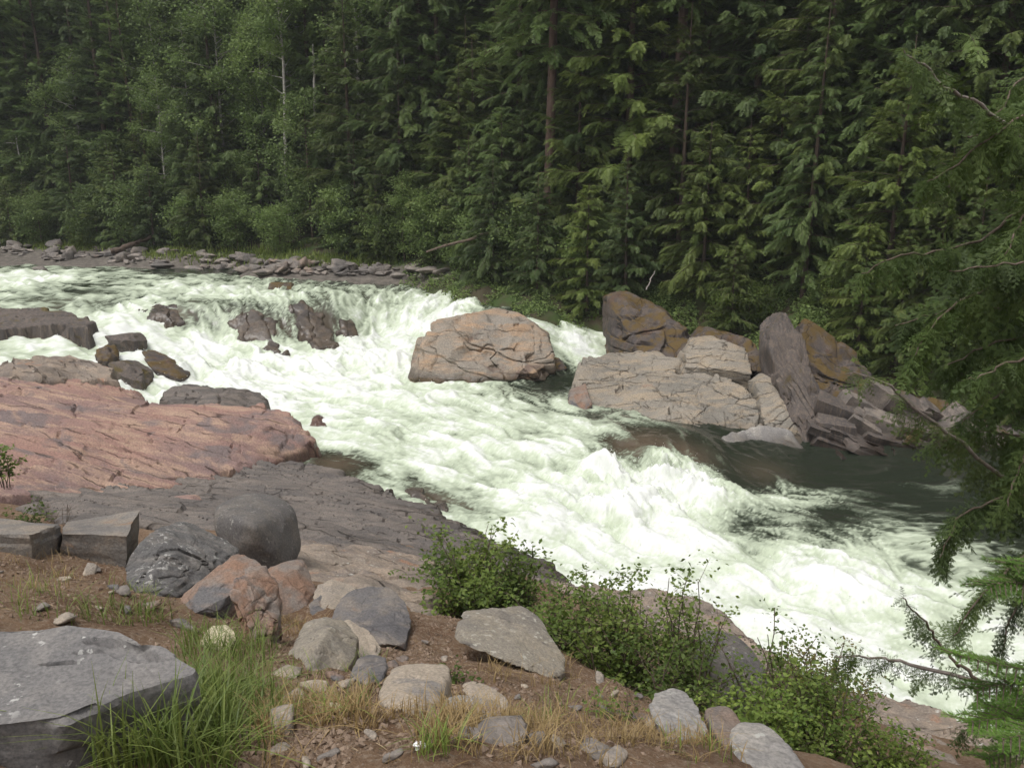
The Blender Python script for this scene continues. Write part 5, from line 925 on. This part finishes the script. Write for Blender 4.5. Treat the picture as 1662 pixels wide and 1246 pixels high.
for i, pts in enumerate([[(1790,985,3.1),(1700,955,3.0),(1640,945,2.95),(1602,950,2.9)],[(1790,1040,3.1),(1700,1085,3.0),(1620,1078,2.95),(1550,1062,2.9)],[(1790,1100,3.15),(1700,1110,3.0),(1630,1110,2.95),(1580,1118,2.9)],[(1790,1150,3.1),(1700,1165,3.0),(1630,1165,2.9),(1572,1172,2.85)],[(1790,1210,3.15),(1700,1215,3.05),(1640,1220,3.0),(1600,1232,2.95)],[(1790,900,3.2),(1720,915,3.1),(1665,918,3.05),(1640,915,3.0)],[(1790,1120,3.3),(1700,1130,3.3),(1640,1140,3.3),(1600,1150,3.3)],[(1790,1190,2.9),(1720,1195,2.8),(1680,1190,2.75),(1620,1200,2.7)]]):
    path = smooth_path([Wy(*p) for p in pts], 16) - LF; path[0] = np.array([0, 0, path[0][2]]); needle_branch(path, np.random.default_rng(560 + i), ft, 'fir')

# grass and dead grass on the slope
P = scatter_px(2000, [(140,1110,330,1236,3),(300,1040,440,1120,3),(330,1100,450,1230,3),(100,1000,260,1016,.5),(170,985,260,1005,.4)], 21)
grass('green_grass', clumped(P, 3, .8, 4), 0.2, 'grass', 'tall fresh green grass around the flat grey rock', 22, .0028, .7)
P = scatter_px(800, [(170,1180,320,1246,3),(280,1120,400,1246,3)], 23); P[:, 1] -= .12; P[:, 2] = ground_z(P[:, 0], P[:, 1])
grass('green_grass_clump', P, .34, 'grass', 'lush grass blades arching in front of the flat grey rock', 24, .0036, .75)
P = scatter_px(9000, [(420,1110,600,1246,3),(600,1170,900,1246,3),(880,1150,1060,1246,1.5),(1040,1190,1200,1246,1.5),(780,1070,930,1120,1),(440,1000,520,1030,.4),(0,880,120,960,.8)], 25)
grass('dry_grass', clumped(P, 5, .45, 3), .12, 'dry', 'straw coloured dead grass scattered over the brown soil', 26, .0018, .7)
P = scatter_px(1500, [(460,1080,620,1180,2),(20,940,260,1010,1.6),(840,1110,1000,1180,.8),(600,1220,760,1246,.6),(1080,1215,1180,1246,.8)], 27)
grass('sparse_grass', clumped(P, 7, .4, 3), .13, 'grass', 'sparse short green blades among the dead grass', 28, .0022, .6)
# gravel on the soil
GB = [(0,900,240,1010,2),(240,960,500,1060,2),(440,1040,700,1140,3),(600,1000,760,1100,3),(500,1120,900,1246,4),(840,1090,1100,1246,3),(380,1180,560,1246,1.2)]
rg = np.random.default_rng(31); P = scatter_px(16000, GB, 30); n = len(P); bv, bf = ov * (1 + .2 * rg.normal(size=(6, 1))), of
sz = .003 + .015 * rg.random(n) ** 4.5; A = rg.normal(size=(n, 3)); mb = MB(); mb.inst(bv * np.array([1.3, 1, .6]), bf, frames(A) * sz[:, None, None], P + np.array([0, 0, .012]), rg.random(n))
t = NT('gravel'); c = t.mix(t.attr('rnd'), (.12, .08, .055), (.27, .20, .15)); t.set(c, .9, .2)
tag(link('gravel', mb.mesh('gravel', False), t.m), 'loose gravel and chips strewn over the brown slope', 'gravel', kind='stuff')
ST = []
for k in range(6):
    r2 = np.random.default_rng(700 + k); V, F = hull_rock(r2.normal(size=(12, 3)) * np.array([.5, .4, .25]), 3, 24, .05, 1.5, 700 + k); ST.append(mesh_np('stone', V - np.array([0, 0, V[:, 2].min() * .55]), F))
random.seed(21); STN = [(150,925,.13,'pale'),(105,940,.06,'pale'),(245,985,.1,'rust'),(385,985,.07,'pale'),(300,1015,.12,'split'),(205,990,.09,'split'),(100,1005,.08,'pale'),(640,1080,.07,'rust'),(690,1085,.09,'rust'),(720,1070,.06,'pale'),(560,1110,.1,'pale'),(510,1120,.13,'pale'),(545,1150,.07,'cream'),(480,1140,.1,'pale'),(455,1175,.12,'pale'),(820,1196,.12,'shore'),(870,1200,.08,'shore'),(905,1210,.08,'pale'),(935,1150,.06,'split'),(1010,1160,.1,'shore'),(1040,1165,.12,'rust'),(1055,1175,.07,'pale'),(760,1195,.06,'shore'),(700,1180,.05,'pale'),(600,1195,.06,'pale'),(640,1225,.05,'shore'),(970,1220,.09,'shore'),(1000,1236,.1,'pale'),(880,1240,.08,'shore'),(840,1130,.04,'split'),(655,1045,.08,'rust'),(690,1040,.06,'shore'),(610,1075,.08,'rust'),(450,1215,.05,'pale'),(535,1225,.06,'shore'),(500,1238,.07,'pale'),(700,980,.14,'pale'),(560,935,.2,'tan'),(520,885,.25,'pale'),(545,880,.2,'rust'),(500,900,.2,'pale'),(65,985,.06,'shore'),(180,960,.05,'pale'),(270,945,.12,'rust')]
r3 = np.random.default_rng(88); MT = ['pale', 'rust', 'split', 'shore', 'shore', 'pale']
for q in scatter_px(34, [(20,915,240,990,1),(460,1030,720,1110,2),(560,1110,860,1235,2),(860,1120,1040,1235,1)], 89): a_, b_ = to_px(*q); STN.append((a_, b_, float(r3.uniform(.045, .11)), MT[r3.integers(0, 6)]))
mb = MB(); LP = scatter_px(1500, [(0,900,260,1010,2),(280,960,520,1080,1),(440,1040,760,1140,3),(500,1120,1100,1246,4)], 90)
for q in LP:
    a_ = r3.uniform(0, 6.28); l_ = r3.uniform(.012, .05); d_ = np.array([math.cos(a_) * l_, math.sin(a_) * l_, r3.normal(0, .15) * l_]); mb.tube(np.stack([q - d_ + [0, 0, .012], q + [0, 0, .014], q + d_ + [0, 0, .012]]), [.0012, .0018, .001], 3, r3.random())
t = NT('plant_litter'); t.set(t.mix(t.attr('rnd'), (.12, .08, .05), (.42, .32, .2)), .85, .2); tag(link('plant_litter', mb.mesh('plant_litter'), t.m), 'dead twigs and stalks littering the brown soil', 'litter', kind='stuff')
LK = {'pale': 'pale tan', 'rust': 'rusty orange', 'split': 'blue grey', 'shore': 'grey brown', 'cream': 'cream', 'tan': 'tan'}
def near_what(px, py):
    if py < 910: return 'on the tan bedrock right of the round dark boulder'
    if px < 290 and py < 970: return 'on the soil below the angular blocks at left'
    if px < 400 and py < 1030: return 'on the soil above the large flat grey rock'
    if px < 570 and py > 1090: return 'between the green grass and the broad pale rock'
    if py < 1100: return 'on the path of gravel left of the tilted slab'
    if px < 760: return 'in the dead grass below the broad pale rock'
    return 'on the gravelly slope below the tilted slab'
for px, py, s, mt in STN:
    p = ray_ground(px, py + 2); o = link('stone', random.choice(ST), None, None, p); o.scale = (s * random.uniform(.8, 1.3), s, s * random.uniform(.6, 1)); o.rotation_euler = (0, 0, random.uniform(0, 6.28))
    if not o.data.materials: o.data.materials.append(M['pale'])
    o.material_slots[0].link = 'OBJECT'; o.material_slots[0].material = M[mt]
    lab = ('larger ' if s >= .12 else ('tiny ' if s < .065 else 'small ')) + LK[mt] + ' stone ' + near_what(px, py); tag(o, lab, 'stone', 'loose stones on the near bank', 'thing')
mb = MB(); V, F = ico(2); r2 = np.random.default_rng(77); mb.add(V * np.array([.022, .014, .012]) * (1 + .35 * r2.normal(size=(len(V), 1))), F); t = NT('white_paper'); t.set((.8, .8, .8), .6)
tag(link('paper_scrap', mb.mesh('paper_scrap', False), t.m, None, ray_ground(682, 1214) + np.array([0, 0, .01])), 'crumpled scrap of white paper lying in the dead grass', 'litter')

# ------------------------------------------------------------------ the damp air over the valley
bm = bmesh.new(); bmesh.ops.create_cube(bm, size=1, matrix=Matrix.Translation((0, 71, 36)) @ Matrix.Diagonal((206, 164, 92, 1))); me = bpy.data.meshes.new('haze'); bm.to_mesh(me); bm.free()
hz = link('haze', me); hz['kind'] = 'stuff'; hz['label'] = 'thin damp air dimming the far trees'; hm = bpy.data.materials.new('haze_air'); hm.use_nodes = True; hm.node_tree.nodes.clear()
ho = hm.node_tree.nodes.new('ShaderNodeOutputMaterial'); hv = hm.node_tree.nodes.new('ShaderNodeVolumePrincipled'); hv.inputs['Color'].default_value = (.86, .9, .93, 1); hv.inputs['Density'].default_value = .0005; hv.inputs['Anisotropy'].default_value = 0.0
hm.node_tree.links.new(hv.outputs[0], ho.inputs['Volume']); me.materials.append(hm)

# things that would share a label are told apart by their order from the left
from collections import defaultdict
by = defaultdict(list)
for o in SC.objects:
    if o.parent is None and o.get('group') and o.get('label') and o['group'] != 'stones of the gravel bar': by[o['label']].append(o)
ORD = ['leftmost', 'second leftmost', 'third leftmost', 'fourth leftmost', 'fifth leftmost', 'sixth leftmost', 'seventh leftmost', 'eighth leftmost', 'ninth leftmost', 'rightmost']
for lab, os_ in by.items():
    if len(os_) < 2 or len(os_) > 10 or 'deep in the forest' in lab: continue
    os_.sort(key=lambda o: to_px(*o.location)[0])
    for i, o in enumerate(os_):
        o['label'] = lab + ', ' + ({2: ['left one', 'right one'], 3: ['left one', 'middle one', 'right one']}.get(len(os_), ORD)[i])
